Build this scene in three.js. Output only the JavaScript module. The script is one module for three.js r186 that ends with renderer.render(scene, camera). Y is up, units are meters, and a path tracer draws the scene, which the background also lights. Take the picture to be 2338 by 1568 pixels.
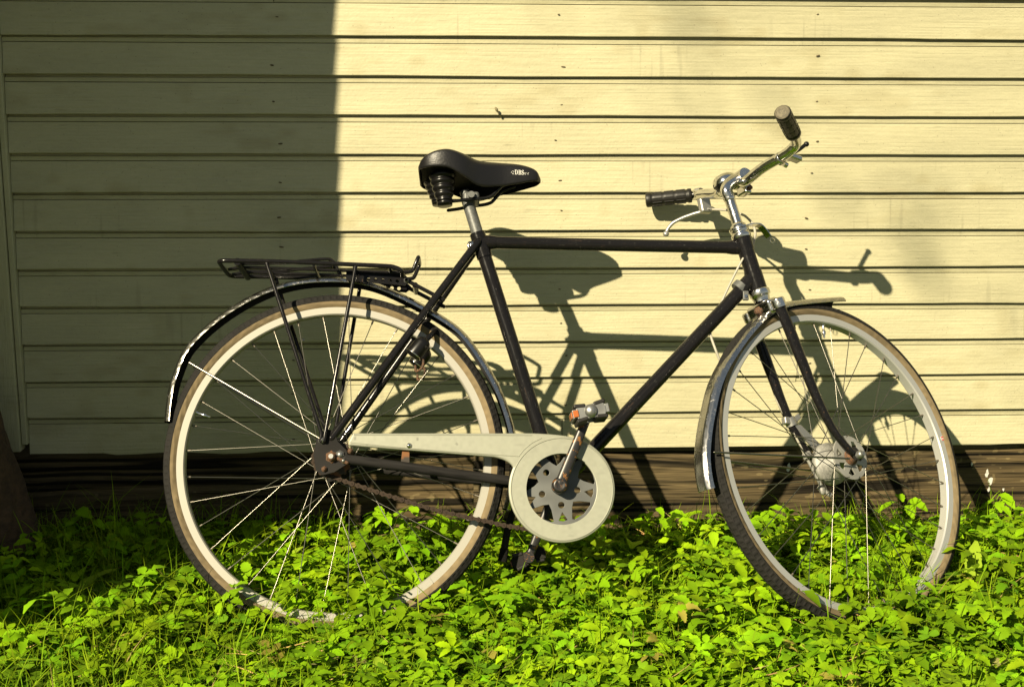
import * as THREE from 'three';
import { mergeGeometries, toCreasedNormals } from 'three/addons/utils/BufferGeometryUtils.js';
import { FontLoader } from 'three/addons/loaders/FontLoader.js';
import { TextGeometry } from 'three/addons/geometries/TextGeometry.js';
import { RoundedBoxGeometry } from 'three/addons/geometries/RoundedBoxGeometry.js';

// ------------------------------------------------------------ camera, sky, sun, exposure
const scene = new THREE.Scene();
const IW = 2338, IH = 1568, FPX = 2919.75;                       // photograph size and focal length (same pixel units)
const camera = new THREE.PerspectiveCamera(2 * Math.atan(IH / 2 / FPX) * 180 / Math.PI, 1024 / 686, 0.05, 400);
camera.position.set(-0.05879, 1.03721, 2.94984);
camera.rotation.set(-0.19065, -0.05106, 0.00327, 'YXZ');
camera.updateMatrixWorld(true);
const renderer = new THREE.WebGLRenderer();
renderer.toneMapping = THREE.LinearToneMapping;
renderer.toneMappingExposure = 2.15;
renderer.shadowMap.enabled = true;

const SUNV = new THREE.Vector3(-0.85, 0.925, 1).normalize();
{ // sky: pale warm haze low down, deeper blue above
  const w = 64, h = 32, d = new Float32Array(w * h * 4);
  for (let j = 0; j < h; j++) for (let i = 0; i < w; i++) {
    const el = (j + 0.5) / h * Math.PI - Math.PI / 2, t = Math.max(0, Math.sin(el)), k = (j * w + i) * 4;
    const m = Math.pow(1 - t, 3);
    d[k] = 0.086 + 0.178 * m; d[k + 1] = 0.110 + 0.168 * m; d[k + 2] = 0.136 + 0.088 * m; d[k + 3] = 1;
    if (el < 0) { d[k] = 0.03; d[k + 1] = 0.045; d[k + 2] = 0.01; }
  }
  const sky = new THREE.DataTexture(d, w, h, THREE.RGBAFormat, THREE.FloatType);
  sky.mapping = THREE.EquirectangularReflectionMapping; sky.magFilter = THREE.LinearFilter; sky.minFilter = THREE.LinearFilter; sky.needsUpdate = true;
  scene.background = sky; scene.environment = sky;
}
const sun = new THREE.DirectionalLight(new THREE.Color().setRGB(1, 0.875, 0.61), 5);
sun.target.position.set(0, 0.5, 0); sun.position.copy(SUNV).multiplyScalar(14).add(sun.target.position);
sun.castShadow = true; sun.shadow.mapSize.set(4096, 4096);
Object.assign(sun.shadow.camera, { left: -4, right: 4, top: 4, bottom: -4, near: 0.5, far: 40 });
scene.add(sun, sun.target);

// ------------------------------------------------------------ helpers
const V = (x, y, z) => new THREE.Vector3(x, y, z);
function rng(a) { return () => { a |= 0; a = a + 0x6D2B79F5 | 0; let t = Math.imul(a ^ a >>> 15, 1 | a); t = t + Math.imul(t ^ t >>> 7, 61 | t) ^ t; return ((t ^ t >>> 14) >>> 0) / 4294967296; }; }
function hash(x, y, s) { let h = Math.imul(x, 374761393) + Math.imul(y, 668265263) + Math.imul(s, 1274126177); h = Math.imul(h ^ h >>> 13, 1274126177); return ((h ^ h >>> 16) >>> 0) / 4294967296; }
function noise(x, y, s = 0, px = 0, py = 0) {
  const xi = Math.floor(x), yi = Math.floor(y), fx = x - xi, fy = y - yi, u = fx * fx * (3 - 2 * fx), v = fy * fy * (3 - 2 * fy);
  const m = (a, n) => n ? ((a % n) + n) % n : a;
  const a = hash(m(xi, px), m(yi, py), s), b = hash(m(xi + 1, px), m(yi, py), s), c = hash(m(xi, px), m(yi + 1, py), s), e = hash(m(xi + 1, px), m(yi + 1, py), s);
  return a + (b - a) * u + (c - a) * v + (a - b - c + e) * u * v;
}
function tex(w, h, fn, srgb = true) {
  const d = new Uint8Array(w * h * 4);
  for (let y = 0; y < h; y++) for (let x = 0; x < w; x++) {
    const c = fn(x / w, y / h), k = (y * w + x) * 4;
    const q = Array.isArray(c) ? c : [c, c, c];
    for (let i = 0; i < 3; i++) d[k + i] = Math.max(0, Math.min(255, Math.round(255 * (srgb ? Math.pow(Math.max(0, q[i]), 1 / 2.2) : q[i]))));
    d[k + 3] = 255;
  }
  const t = new THREE.DataTexture(d, w, h); t.wrapS = t.wrapT = THREE.RepeatWrapping;
  t.magFilter = THREE.LinearFilter; t.minFilter = THREE.LinearMipmapLinearFilter; t.generateMipmaps = true;
  if (srgb) t.colorSpace = THREE.SRGBColorSpace; t.needsUpdate = true; return t;
}
const used = {};
function numbered(n) { used[n] = (used[n] ?? -1) + 1; return used[n] ? n + '_' + String(used[n]).padStart(3, '0') : n; }
function shade(o) { o.castShadow = true; o.receiveShadow = true; return o; }
function clean(g) {
  let q = g.index ? g.toNonIndexed() : g;
  for (const k of Object.keys(q.attributes)) if (!['position', 'normal', 'uv'].includes(k)) q.deleteAttribute(k);
  if (!q.attributes.normal) q.computeVertexNormals();
  if (!q.attributes.uv) q.setAttribute('uv', new THREE.BufferAttribute(new Float32Array(q.attributes.position.count * 2), 2));
  return q;
}
function merged(gs) { gs = (Array.isArray(gs) ? gs : [gs]).map(clean); return gs.length > 1 ? mergeGeometries(gs) : gs[0]; }
function part(parent, name, gs, mat) { const m = shade(new THREE.Mesh(merged(gs), mat)); m.name = name; parent.add(m); return m; }
function group(parent, name) { const g = new THREE.Group(); g.name = name; parent.add(g); return g; }
function thing(name, label, category, grp) { const g = new THREE.Group(); g.name = numbered(name); g.userData = { label, category }; if (grp) g.userData.group = grp; scene.add(g); return g; }
function setting(m, name, kind = 'structure', label, category) { m.name = numbered(name); m.userData = { kind }; if (label) m.userData.label = label; if (category) m.userData.category = category; scene.add(shade(m)); return m; }
function tube(pts, r, o = {}) {
  const c = new THREE.CatmullRomCurve3(pts, !!o.closed, 'catmullrom', o.tension ?? 0.3);
  const gs = [new THREE.TubeGeometry(c, o.n ?? Math.max(8, pts.length * 7), r, o.rad ?? 10, !!o.closed)];
  if (!o.closed && !o.open) for (const p of [pts[0], pts[pts.length - 1]]) gs.push(new THREE.SphereGeometry(r * 0.999, o.rad ?? 10, 6).translate(p.x, p.y, p.z));
  return merged(gs);
}
function rod(a, b, r1, r2 = r1, rad = 20, caps = true) {
  const d = b.clone().sub(a), L = d.length(), g = new THREE.CylinderGeometry(r2, r1, L, rad, 1, !caps);
  g.applyQuaternion(new THREE.Quaternion().setFromUnitVectors(V(0, 1, 0), d.normalize())); const m = a.clone().add(b).multiplyScalar(0.5); g.translate(m.x, m.y, m.z); return g;
}
function lathe(a, b, prof, rad = 24) { // prof [[t along a->b in metres, r]]
  const d = b.clone().sub(a).normalize(), g = new THREE.LatheGeometry(prof.map(([t, r]) => new THREE.Vector2(Math.max(r, 1e-5), t)), rad);
  g.applyQuaternion(new THREE.Quaternion().setFromUnitVectors(V(0, 1, 0), d)); g.translate(a.x, a.y, a.z); return g;
}
function grid(nu, nv, fn, closeV = false) { // fn(u,v)->[x,y,z,(u,v)]
  const P = [], T = [], I = [];
  for (let i = 0; i <= nu; i++) for (let j = 0; j <= nv; j++) { const q = fn(i / nu, j / nv); P.push(q[0], q[1], q[2]); T.push(q[3] ?? i / nu, q[4] ?? j / nv); }
  for (let i = 0; i < nu; i++) for (let j = 0; j < nv; j++) { const a = i * (nv + 1) + j, b = a + 1, c = a + nv + 1, d = c + 1; I.push(a, c, b, b, c, d); }
  const g = new THREE.BufferGeometry(); g.setAttribute('position', new THREE.Float32BufferAttribute(P, 3)); g.setAttribute('uv', new THREE.Float32BufferAttribute(T, 2)); g.setIndex(I); g.computeVertexNormals(); return g;
}
// revolve a closed profile [[r, s]] about the wheel axle (local z)
function revolve(prof, seg = 144, crease = 0.6) {
  const n = prof.length, cl = [...prof, prof[0]];
  let acc = [0]; for (let i = 1; i <= n; i++) acc.push(acc[i - 1] + Math.hypot(cl[i][0] - cl[i - 1][0], cl[i][1] - cl[i - 1][1]));
  const R = Math.max(...prof.map(p => p[0]));
  const g = grid(seg, n, (u, v) => { const k = Math.round(v * n), a = -u * Math.PI * 2, p = cl[k]; return [p[0] * Math.cos(a), p[0] * Math.sin(a), p[1], u * 2 * Math.PI * R, acc[k]]; });
  return toCreasedNormals(g, crease);
}
// sweep a closed profile [[outward, side]] along a path of (x,y) points in the local xy plane
function sweepPath(pts, prof, n = 90, side = 1) {
  const c = new THREE.CatmullRomCurve3(pts.map(p => V(p.x, p.y, 0)), false, 'centripetal'), cl = [...prof, prof[0]];
  const L = c.getLength(), m = cl.length - 1;
  const rows = []; for (let i = 0; i <= n; i++) { const p = c.getPointAt(i / n), t = c.getTangentAt(i / n); rows.push([p, V(-t.y * side, t.x * side, 0)]); }
  const g = grid(n, m, (u, v) => { const [p, q] = rows[Math.round(u * n)], k = Math.round(v * m), e = cl[k]; return [p.x + q.x * e[0], p.y + q.y * e[0], e[1], u * L, k / m * 0.1]; });
  const gs = [g];
  for (const i of [0, n]) { const [p, q] = rows[i]; const sh = new THREE.Shape(prof.map(e => new THREE.Vector2(e[1], e[0]))); const s = new THREE.ShapeGeometry(sh);
    const a = s.attributes.position; for (let k = 0; k < a.count; k++) { const sx = a.getX(k), o = a.getY(k); a.setXYZ(k, p.x + q.x * o, p.y + q.y * o, sx); } s.computeVertexNormals(); gs.push(s); }
  return merged(gs.map(x => toCreasedNormals(x, 0.6)));
}
function plate(shape, z, thick, bevel = 0.0006, segs = 24) {
  const g = new THREE.ExtrudeGeometry(shape, { depth: Math.max(thick - 2 * bevel, 1e-4), bevelEnabled: bevel > 0, bevelThickness: bevel, bevelSize: bevel, bevelOffset: -bevel, bevelSegments: 2, curveSegments: segs }); g.translate(0, 0, z - thick / 2 + bevel); return g;
}
const circlePath = (x, y, r) => { const p = new THREE.Path(); p.absarc(x, y, r, 0, Math.PI * 2, true); return p; };
const poly = pts => new THREE.Shape(pts.map(p => new THREE.Vector2(p[0] ?? p.x, p[1] ?? p.y)));

// ------------------------------------------------------------ where the bicycle stands
const RT = 0.343, WB = 1.04406, PSI = -0.018, PHI = 0.39592, DELTA = 0.508, HA = 1.31417, RAKE = 0.07309;
const N0 = V(Math.sin(PSI), 0, Math.cos(PSI)), FW = V(Math.cos(PSI), 0, -Math.sin(PSI));
const UP = V(0, Math.cos(PHI), 0).addScaledVector(N0, -Math.sin(PHI)), NR = N0.clone().multiplyScalar(Math.cos(PHI)).add(V(0, Math.sin(PHI), 0));
const bikeM = new THREE.Matrix4().makeBasis(FW, UP, NR).setPosition(-0.2895, 0, 0.58528), bikeI = bikeM.clone().invert();
const AXK = V(-Math.cos(HA), Math.sin(HA), 0), AXP = V(WB - Math.sin(HA) * RAKE, RT - Math.cos(HA) * RAKE, 0);
const steerQ = new THREE.Quaternion().setFromAxisAngle(AXK, DELTA), steerPos = AXP.clone().sub(AXP.clone().applyQuaternion(steerQ));
const steerI = new THREE.Matrix4().compose(steerPos, steerQ, V(1, 1, 1)).invert();
function ray(px, py) { const d = V((px - IW / 2) / FPX, -(py - IH / 2) / FPX, -1).transformDirection(camera.matrixWorld); return [camera.position.clone(), d]; }
// a measured image point, taken to the bicycle's own plane (offset s to its right side) -> frame coordinates
function B(px, py, s = 0) { const [o, d] = ray(px, py); o.applyMatrix4(bikeI); d.transformDirection(bikeI); return o.addScaledVector(d, (s - o.z) / d.z); }
// the same for the turned front end (wheel, fork, bars), in its straight-ahead coordinates
function K(px, py, s = 0) { const [o, d] = ray(px, py); o.applyMatrix4(bikeI).applyMatrix4(steerI); d.transformDirection(bikeI).transformDirection(steerI); return o.addScaledVector(d, (s - o.z) / d.z); }
const onAxis = t => AXP.clone().addScaledVector(AXK, t);
const axisT = p => p.clone().sub(AXP).dot(AXK);

// ------------------------------------------------------------ materials
const std = (o) => new THREE.MeshStandardMaterial(o), phys = (o) => new THREE.MeshPhysicalMaterial(o);
const rgb = (r, g, b) => new THREE.Color().setRGB(r, g, b);
const wallMap = tex(2048, 1024, (u, v) => {
  const x = u * 2, y = v * 1; // metres
  let n = 0.86 + 0.10 * noise(x * 9, y * 22, 1, 18, 22) + 0.06 * noise(x * 60, y * 300, 2, 120, 300) + 0.05 * (noise(x * 400, y * 400, 3, 800, 400) - 0.5);
  const stain = Math.max(0, noise(x * 5, y * 14, 4, 10, 14) * 0.6 + noise(x * 22, y * 40, 5, 44, 40) * 0.5 - 0.72);
  const speck = hash(Math.floor(u * 1024), Math.floor(v * 512), 7) > 0.9985 ? 0.35 : 0;
  const scr = Math.max(0, noise(x * 14, y * 260, 8, 28, 260) - 0.93) * 3 + Math.max(0, noise(x * 150, y * 9, 9, 300, 9) * 0.6 + noise(x * 11, y * 6, 10, 22, 6) * 0.5 - 0.9) * 1.3;
  n *= 1 - stain * 0.5 - speck - scr;
  return [0.432 * n, 0.400 * n * (1 - stain * 0.1), 0.252 * n * (1 - stain * 0.35)];
});
const wallBump = tex(1024, 1024, (u, v) => 0.5 + 0.22 * (noise(u * 220, v * 300, 11, 220, 300) - 0.5) + 0.2 * (noise(u * 60, v * 150, 12, 60, 150) - 0.5) + 0.55 * (noise(u * 12, v * 320, 13, 12, 320) - 0.5), false);
wallMap.repeat.set(0.5, 1);
const M = {};
M.paint = std({ map: wallMap, bumpMap: wallBump, bumpScale: 0.0010, roughness: 0.72 });
M.core = std({ color: rgb(0.08, 0.06, 0.035), roughness: 0.95 });
const crack = (x, y) => { const w = noise(x * 1.6, y * 6, 21) * 0.05 + noise(x * 7, y * 20, 20) * 0.006; const c = noise(x * 3.2 + 7, (y + w) * 110, 22), c2 = noise(x * 9 + 3, (y + w) * 240, 23); return [Math.max(0, c - 0.58) * 3.2, Math.max(0, c2 - 0.55) * 2.0]; };
const beamMap = tex(2048, 256, (u, v) => {
  const x = u * 3.2, y = v * 0.3, [a, b] = crack(x, y), g = noise(x * 26, y * 700, 24) * 0.5 + noise(x * 5, y * 160, 25) * 0.5, p = noise(x * 3, y * 9, 26);
  let k = (0.35 + 1.1 * g) * (1 - Math.min(0.92, a * 1.5 + b * 0.8));
  const fl = noise(x * 60, y * 120, 27) > 0.86 && noise(x * 4, y * 12, 28) > 0.52 ? 0.7 : 0;   // pale lichen and paint flecks
  return [0.092 * k + fl * 0.08, (0.064 + 0.006 * p) * k + fl * 0.064, (0.028 + 0.006 * p) * k + fl * 0.03];
});
const beamBump = tex(2048, 256, (u, v) => { const x = u * 3.2, y = v * 0.3, [a, b] = crack(x, y); return 0.8 - a * 0.8 - b * 0.4 + 0.2 * noise(x * 26, y * 700, 24); }, false);
M.beam = phys({ map: beamMap, bumpMap: beamBump, bumpScale: 0.006, roughness: 0.95, specularIntensity: 0.3 });
M.nail = std({ color: rgb(0.09, 0.066, 0.036), roughness: 0.9 });
const chip = tex(512, 512, (u, v) => { const c = noise(u * 64, v * 64, 31, 64, 64), d = noise(u * 16, v * 16, 32, 16, 16), s = c > 0.93 && d > 0.55; const r = noise(u * 24, v * 24, 33, 24, 24) > 0.95; return s ? [0.07, 0.07, 0.06] : r ? [0.03, 0.018, 0.012] : [0.003 + 0.002 * d, 0.0028 + 0.0015 * d, 0.003 + 0.0015 * d]; });
const chipR = tex(256, 256, (u, v) => 0.4 + 0.35 * noise(u * 30, v * 30, 34, 30, 30) + 0.2 * noise(u * 90, v * 90, 35, 90, 90), false);
chip.repeat.set(4, 1);
M.black = phys({ map: chip, roughness: 0.27, roughnessMap: chipR, specularIntensity: 0.3, clearcoat: 0.1, clearcoatRoughness: 0.06 });
M.blackFlat = phys({ color: rgb(0.005, 0.0047, 0.0047), roughness: 0.3, specularIntensity: 0.6 });
const pit = tex(512, 512, (u, v) => { const c = noise(u * 40, v * 40, 41, 40, 40), d = noise(u * 9, v * 9, 42, 9, 9), f = noise(u * 130, v * 130, 43, 130, 130); const rust = Math.max(0, c * 0.55 + f * 0.35 + d * 0.35 - 0.93) * 3.2; const k = 0.55 + 0.12 * d; return [k * (1 - rust) + 0.16 * rust, k * 0.97 * (1 - rust) + 0.08 * rust, k * 0.93 * (1 - rust) + 0.03 * rust]; });
const pitR = tex(256, 256, (u, v) => { const c = noise(u * 40, v * 40, 41, 40, 40), d = noise(u * 9, v * 9, 42, 9, 9), f = noise(u * 130, v * 130, 43, 130, 130); return Math.min(1, 0.3 + Math.max(0, c * 0.55 + f * 0.35 + d * 0.35 - 0.80) * 2.2); }, false);
M.chrome = std({ map: pit, roughnessMap: pitR, metalness: 1, roughness: 0.55 });
const pitF = pit.clone(), pitFR = pitR.clone(); pitF.repeat.set(9, 9); pitFR.repeat.set(9, 9);
M.chromeFender = std({ map: pitF, roughnessMap: pitFR, metalness: 1, roughness: 0.75, color: rgb(0.72, 0.72, 0.72) });
M.bar = std({ color: rgb(0.6, 0.59, 0.56), metalness: 1, roughness: 0.13 });
const grey = tex(256, 256, (u, v) => { const c = noise(u * 50, v * 50, 51, 50, 50), d = noise(u * 12, v * 12, 52, 12, 12); const k = 0.15 + 0.13 * c + 0.08 * d; return [k, k * 1.0, k * 0.97]; });
M.steel = std({ map: grey, metalness: 0.85, roughness: 0.42 });
M.dull = std({ map: grey, color: rgb(0.36, 0.37, 0.37), metalness: 0.3, roughness: 0.5 });
M.alu = std({ color: rgb(0.33, 0.325, 0.305), metalness: 0.75, roughness: 0.42 });
M.rimRear = std({ color: rgb(0.275, 0.262, 0.225), metalness: 0.15, roughness: 0.45 });
M.rimFront = std({ color: rgb(0.36, 0.36, 0.345), metalness: 0.35, roughness: 0.42 });
M.drum = std({ map: tex(256, 256, (u, v) => { const k = 0.11 + 0.12 * noise(u * 60, v * 60, 53, 60, 60) + 0.12 * noise(u * 8, v * 8, 54, 8, 8); return [k, k * 0.98, k * 0.9]; }), metalness: 0.35, roughness: 0.6 });
M.guard = phys({ map: tex(512, 512, (u, v) => { const sp = noise(u * 90, v * 90, 57, 90, 90) > 0.93 && noise(u * 7, v * 7, 58, 7, 7) > 0.5 ? 0.35 : 0, k = 0.9 + 0.12 * noise(u * 170, v * 170, 55, 170, 170) + 0.08 * noise(u * 9, v * 9, 56, 9, 9) - sp - Math.max(0, noise(u * 30, v * 140, 59, 30, 140) - 0.86) * 1.4; return [0.243 * k, 0.246 * k, 0.195 * k]; }), metalness: 0.25, roughness: 0.5 });
M.spoke = std({ color: rgb(0.2, 0.187, 0.16), metalness: 1, roughness: 0.3 });
M.nipple = std({ color: rgb(0.16, 0.14, 0.11), metalness: 0.7, roughness: 0.5 });
const wallTyre = tex(1024, 64, (u, v) => { const k = 0.7 + 0.35 * noise(u * 260, v * 8, 61, 260, 8) + 0.25 * noise(u * 40, v * 3, 62, 40, 3); return [0.15 * k, 0.112 * k, 0.06 * k]; });
wallTyre.repeat.set(0.46, 14);
M.tan = phys({ map: wallTyre, roughness: 0.85, specularIntensity: 0.4 });
const treadB = tex(1024, 64, (u, v) => { const a = u * 160, b = v * 6; const z = (a + (Math.floor(b) % 2 ? 0.5 : 0)) % 1; return z < 0.35 || (b % 1) < 0.22 ? 0.1 : 0.9; }, false); treadB.repeat.set(0.46, 14);
M.rubber = phys({ specularIntensity: 0.35, map: tex(256, 64, (u, v) => { const k = 0.8 + 0.5 * noise(u * 60, v * 10, 63, 60, 10); return [0.009 * k, 0.0082 * k, 0.0072 * k]; }), bumpMap: treadB, bumpScale: 0.0015, roughness: 0.85 });
M.grip = phys({ color: rgb(0.008, 0.007, 0.006), roughness: 0.45, specularIntensity: 0.7 });
M.gripCap = std({ map: tex(128, 128, (u, v) => { const k = 0.5 + noise(u * 14, v * 14, 64, 14, 14); return [0.1 * k, 0.085 * k, 0.055 * k]; }), roughness: 0.8 });
M.saddle = phys({ color: rgb(0.006, 0.0055, 0.006), roughness: 0.42, specularIntensity: 0.7, bumpMap: tex(256, 256, (u, v) => noise(u * 90, v * 90, 65, 90, 90), false), bumpScale: 0.0002, clearcoat: 0.08, clearcoatRoughness: 0.5 });
M.white = std({ color: rgb(0.5, 0.49, 0.45), roughness: 0.6 });
M.orange = phys({ color: rgb(0.32, 0.085, 0.015), roughness: 0.3, clearcoat: 0.5 });
const rustT = tex(256, 256, (u, v) => { const c = noise(u * 34, v * 34, 71, 34, 34), d = noise(u * 80, v * 80, 72, 80, 80), k = c * 0.6 + d * 0.4; return k > 0.52 ? [0.16 * k + 0.06, 0.07 * k + 0.02, 0.02] : [0.035, 0.028, 0.022]; });
M.rust = std({ map: rustT, roughness: 0.85, metalness: 0.2 });
M.chain = phys({ specularIntensity: 0.2, map: tex(128, 128, (u, v) => { const k = 0.6 + 0.8 * noise(u * 20, v * 20, 73, 20, 20); return [0.024 * k, 0.016 * k, 0.011 * k]; }), roughness: 0.7, metalness: 0.3 });
M.grease = phys({ specularIntensity: 0.12, map: tex(128, 128, (u, v) => { const k = 0.5 + noise(u * 16, v * 16, 74, 16, 16); return [0.012 * k, 0.011 * k, 0.0105 * k]; }), roughness: 0.75, metalness: 0 });
M.crank = std({ map: tex(256, 256, (u, v) => { const c = noise(u * 26, v * 8, 75, 26, 8), d = noise(u * 70, v * 70, 76, 70, 70); return c * 0.7 + d * 0.3 > 0.72 ? [0.2, 0.085, 0.02] : [0.012, 0.011, 0.011]; }), roughness: 0.36, metalness: 0.2 });
M.cable = std({ color: rgb(0.3, 0.28, 0.23), roughness: 0.5 });
M.red = std({ color: rgb(0.5, 0.02, 0.02), roughness: 0.4 });
M.stone = std({ map: tex(256, 512, (u, v) => { const k = 0.5 + 0.7 * noise(u * 24, v * 48, 81, 24, 48) + 0.4 * noise(u * 90, v * 180, 82, 90, 180); return [0.055 * k, 0.03 * k, 0.013 * k]; }), roughness: 0.95, bumpMap: tex(256, 256, (u, v) => noise(u * 40, v * 40, 83, 40, 40) * 0.7 + noise(u * 110, v * 110, 84, 110, 110) * 0.3, false), bumpScale: 0.004 });
M.soil = std({ map: tex(512, 512, (u, v) => { const k = 0.5 + 0.9 * noise(u * 120, v * 120, 85, 120, 120), g = noise(u * 14, v * 14, 86, 14, 14); return [(0.03 + 0.02 * g) * k, (0.035 + 0.035 * g) * k, 0.012 * k]; }), roughness: 1 });
const leafMat = (r, g, b, t = 0.35) => phys({ color: rgb(r, g, b), roughness: 0.75, transmission: t, thickness: 0, side: THREE.DoubleSide, specularIntensity: 0.12 });

// ------------------------------------------------------------ ground
const groundY = (x, z) => 0.012 * (noise(x * 3 + 20, z * 3 + 20, 91) - 0.5) * Math.min(1, Math.max(0, 4 - Math.abs(z)));
{
  const n = 90, span = t => Math.sign(t) * (Math.abs(t) * 3 + Math.pow(Math.abs(t), 6) * 200);
  const g = grid(n, n, (u, v) => { const x = span(u * 2 - 1), z = -span(v * 2 - 1); return [x, groundY(x, z) - 0.004, z, x * 0.5, z * 0.5]; });
  setting(new THREE.Mesh(g, M.soil), 'ground');
}

// ------------------------------------------------------------ clapboard wall
const BP = 0.08728, LIP0 = 1.16929, STRIP = 0.0152, XC = -1.0406, XR = 3.4, R1 = rng(5);
const wall = thing('clapboard_wall', 'pale yellow painted clapboard house wall above a dark weathered timber', 'wall');
function board(k, x0, x1, last) {
  const yl = LIP0 - k * BP, yt = yl + BP - STRIP - 0.0012, yb = yl - STRIP, dz = (R1() - 0.5) * 0.0012, off = R1() * 7, T = 0.0082, n = Math.max(2, Math.round((x1 - x0) / 0.05));
  const pr = last ? [[yt, -T], [yl + 0.0016, 0], [yl, -0.0014], [yl - 0.0004, -0.02], [yt, -0.02]]
    : [[yt, -T - 0.0006], [yt - 0.0008, -T], [yl + 0.0016, 0], [yl + 0.0003, -0.0006], [yl, -0.0018], [yl + 0.0012, -T - 0.0075], [yl - 0.0046, -T - 0.0075], [yl - 0.0058, -T], [yb + 0.0006, -T], [yb, -T - 0.0008], [yb, -0.02], [yt, -0.02]];
  const cl = [...pr, pr[0]], m = cl.length - 1;
  const wob = (x, s) => (noise(x * 2.2 + off, s, 95) - 0.5) * 0.0034 + (noise(x * 14 + off, s, 96) - 0.5) * 0.0013;
  const g = grid(n, m, (u, v) => { const x = x0 + (x1 - x0) * u, i = Math.round(v * m), e = cl[i], lip = i >= 2 && i <= 5; return [x, e[0] + (lip ? wob(x, 3) + (last ? (noise(x * 26, 5, 97) - 0.5) * 0.006 * (x < -0.3 ? 1.6 : 0.4) : 0) : 0), e[1] + dz + wob(x, 9) * 0.5, x + off, e[0] + off * 0.37 + (i === 4 || i === 5 ? 0.01 : 0)]; });
  const gs = [toCreasedNormals(g, 0.5)];
  for (const [x, s] of [[x0, -1], [x1, 1]]) { const sh = new THREE.ShapeGeometry(poly(pr.map(e => [e[1], e[0]]))); const a = sh.attributes.position; for (let q = 0; q < a.count; q++) a.setXYZ(q, x, a.getY(q), a.getX(q)); sh.computeVertexNormals(); gs.push(sh); }
  return part(wall, 'board', gs, M.paint);
}
{
  const joints = { '-1': -0.441, 11: 0.213, 4: 2.1, '-3': 0.9, 7: 2.6, 9: 0.775 };
  for (let k = -13; k <= 11; k++) {
    const j = joints[k], b = [];
    if (j !== undefined) { b.push(board(k, XC, j - 0.0008, k === 11), board(k, j + 0.0008, XR, k === 11)); } else b.push(board(k, XC, XR, k === 11));
    const yl = LIP0 - k * BP;
    if (k > -2) for (const nx of [-0.44, 0.198, 0.79]) { // nails with a dimple of bare wood round them
      const x = nx + (R1() - 0.5) * 0.02 + (k > 5 ? 0.004 * (k - 5) : 0), y = yl + 0.02 + R1() * 0.034, t = (y - yl) / (BP - STRIP);
      const g = new THREE.SphereGeometry(0.0015 + R1() * 0.001, 8, 6).scale(1.5 + R1(), 0.8, 0.35).rotateZ((R1() - 0.5) * 0.6).translate(x, y, -0.006 * t + 0.0004);
      part(b[b.length - 1], 'nail', g, M.nail);
    }
  }
  part(wall, 'wall_core', new THREE.BoxGeometry(XR - XC + 0.2, 2.25, 0.2).translate((XR + XC) / 2, 1.32, -0.1225), M.core);
  // corner trim: a wide board and a narrow fillet against the clapboard ends
  const trim = (x0, x1, z1, y0) => { const g = new RoundedBoxGeometry(x1 - x0, 2.42 - y0, z1 + 0.02, 2, 0.0025).translate((x0 + x1) / 2, (2.42 + y0) / 2, (z1 - 0.02) / 2); const a = g.attributes.uv, p = g.attributes.position; for (let i = 0; i < a.count; i++) a.setXY(i, p.getY(i) * 2 + 0.3, p.getX(i) * 2 + p.getZ(i)); return g; };
  part(wall, 'corner_fillet', trim(XC - 0.014, XC - 0.0012, 0.010, 0.235), M.paint);
  part(wall, 'corner_board', trim(XC - 0.10, XC - 0.0155, 0.018, 0.22), M.paint);
  // sill timber: cracked weathered wood, set back under the lowest board
  const nx = 700, ny = 46, x0 = XC - 0.1, x1 = XR;
  const g = grid(nx, ny, (u, v) => { const x = x0 + (x1 - x0) * u, y = 0.222 - v * 0.26, [a, b] = crack(x, y); const e = v < 0.03 ? -0.05 : 0; return [x, y, -0.0215 + e - a * 0.007 - b * 0.0025 + (noise(x * 4, y * 20, 98) - 0.5) * 0.006 - (noise(x * 30, y * 160, 99)) * 0.0012, x / 3.2, y / 0.3]; });
  const beam = part(wall, 'sill_timber', g, M.beam);
  // old paint drips and flakes on the timber
  const rr = rng(77);
  for (const [px, py, s] of [[2255, 1080, 1.4], [2262, 1100, 1.8], [2258, 1118, 1], [2292, 1116, 0.9], [2220, 1060, 0.7], [1802, 1064, 1], [1800, 1071, 1.1], [1000, 1085, 1.0]]) {
    const [o, d] = ray(px, py), q = o.addScaledVector(d, (-0.0205 - o.z) / d.z), sh = new THREE.Shape(), n = 9;
    for (let i = 0; i < n; i++) { const a = i / n * 6.283, r = 0.004 * s * (0.6 + 0.7 * rr()); const X = Math.cos(a) * r * 0.9, Y = Math.sin(a) * r * 1.7; i ? sh.lineTo(X, Y) : sh.moveTo(X, Y); }
    part(beam, 'paint_flake', new THREE.ExtrudeGeometry(sh, { depth: 0.003, bevelEnabled: false }).translate(q.x, q.y, -0.0225), M.white);
  }
}
{ // a small dry bud on its stalk, caught under the lip of a clapboard
  const tw = thing('dry_twig', 'tiny dry bud on a stalk stuck under a clapboard above the saddle', 'twig'), at = (px, py, z) => { const [o, d] = ray(px, py); return o.addScaledVector(d, (z - o.z) / d.z); };
  const tm = std({ color: rgb(0.2, 0.17, 0.09), roughness: 0.9 }), p0 = at(1144, 268, -0.004), p1 = at(1138, 258, 0.006), p2 = at(1132, 247, 0.010);
  part(tw, 'stalk', tube([p0, p1, p2], 0.0016, { n: 8, rad: 6 }), tm);
  part(tw, 'bud', lathe(p1.clone().lerp(p2, 0.3), p2, [[0, 0.001], [0.002, 0.003], [0.006, 0.0036], [0.010, 0.0024], [0.0125, 0.0005]], 10), tm);
}
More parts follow.
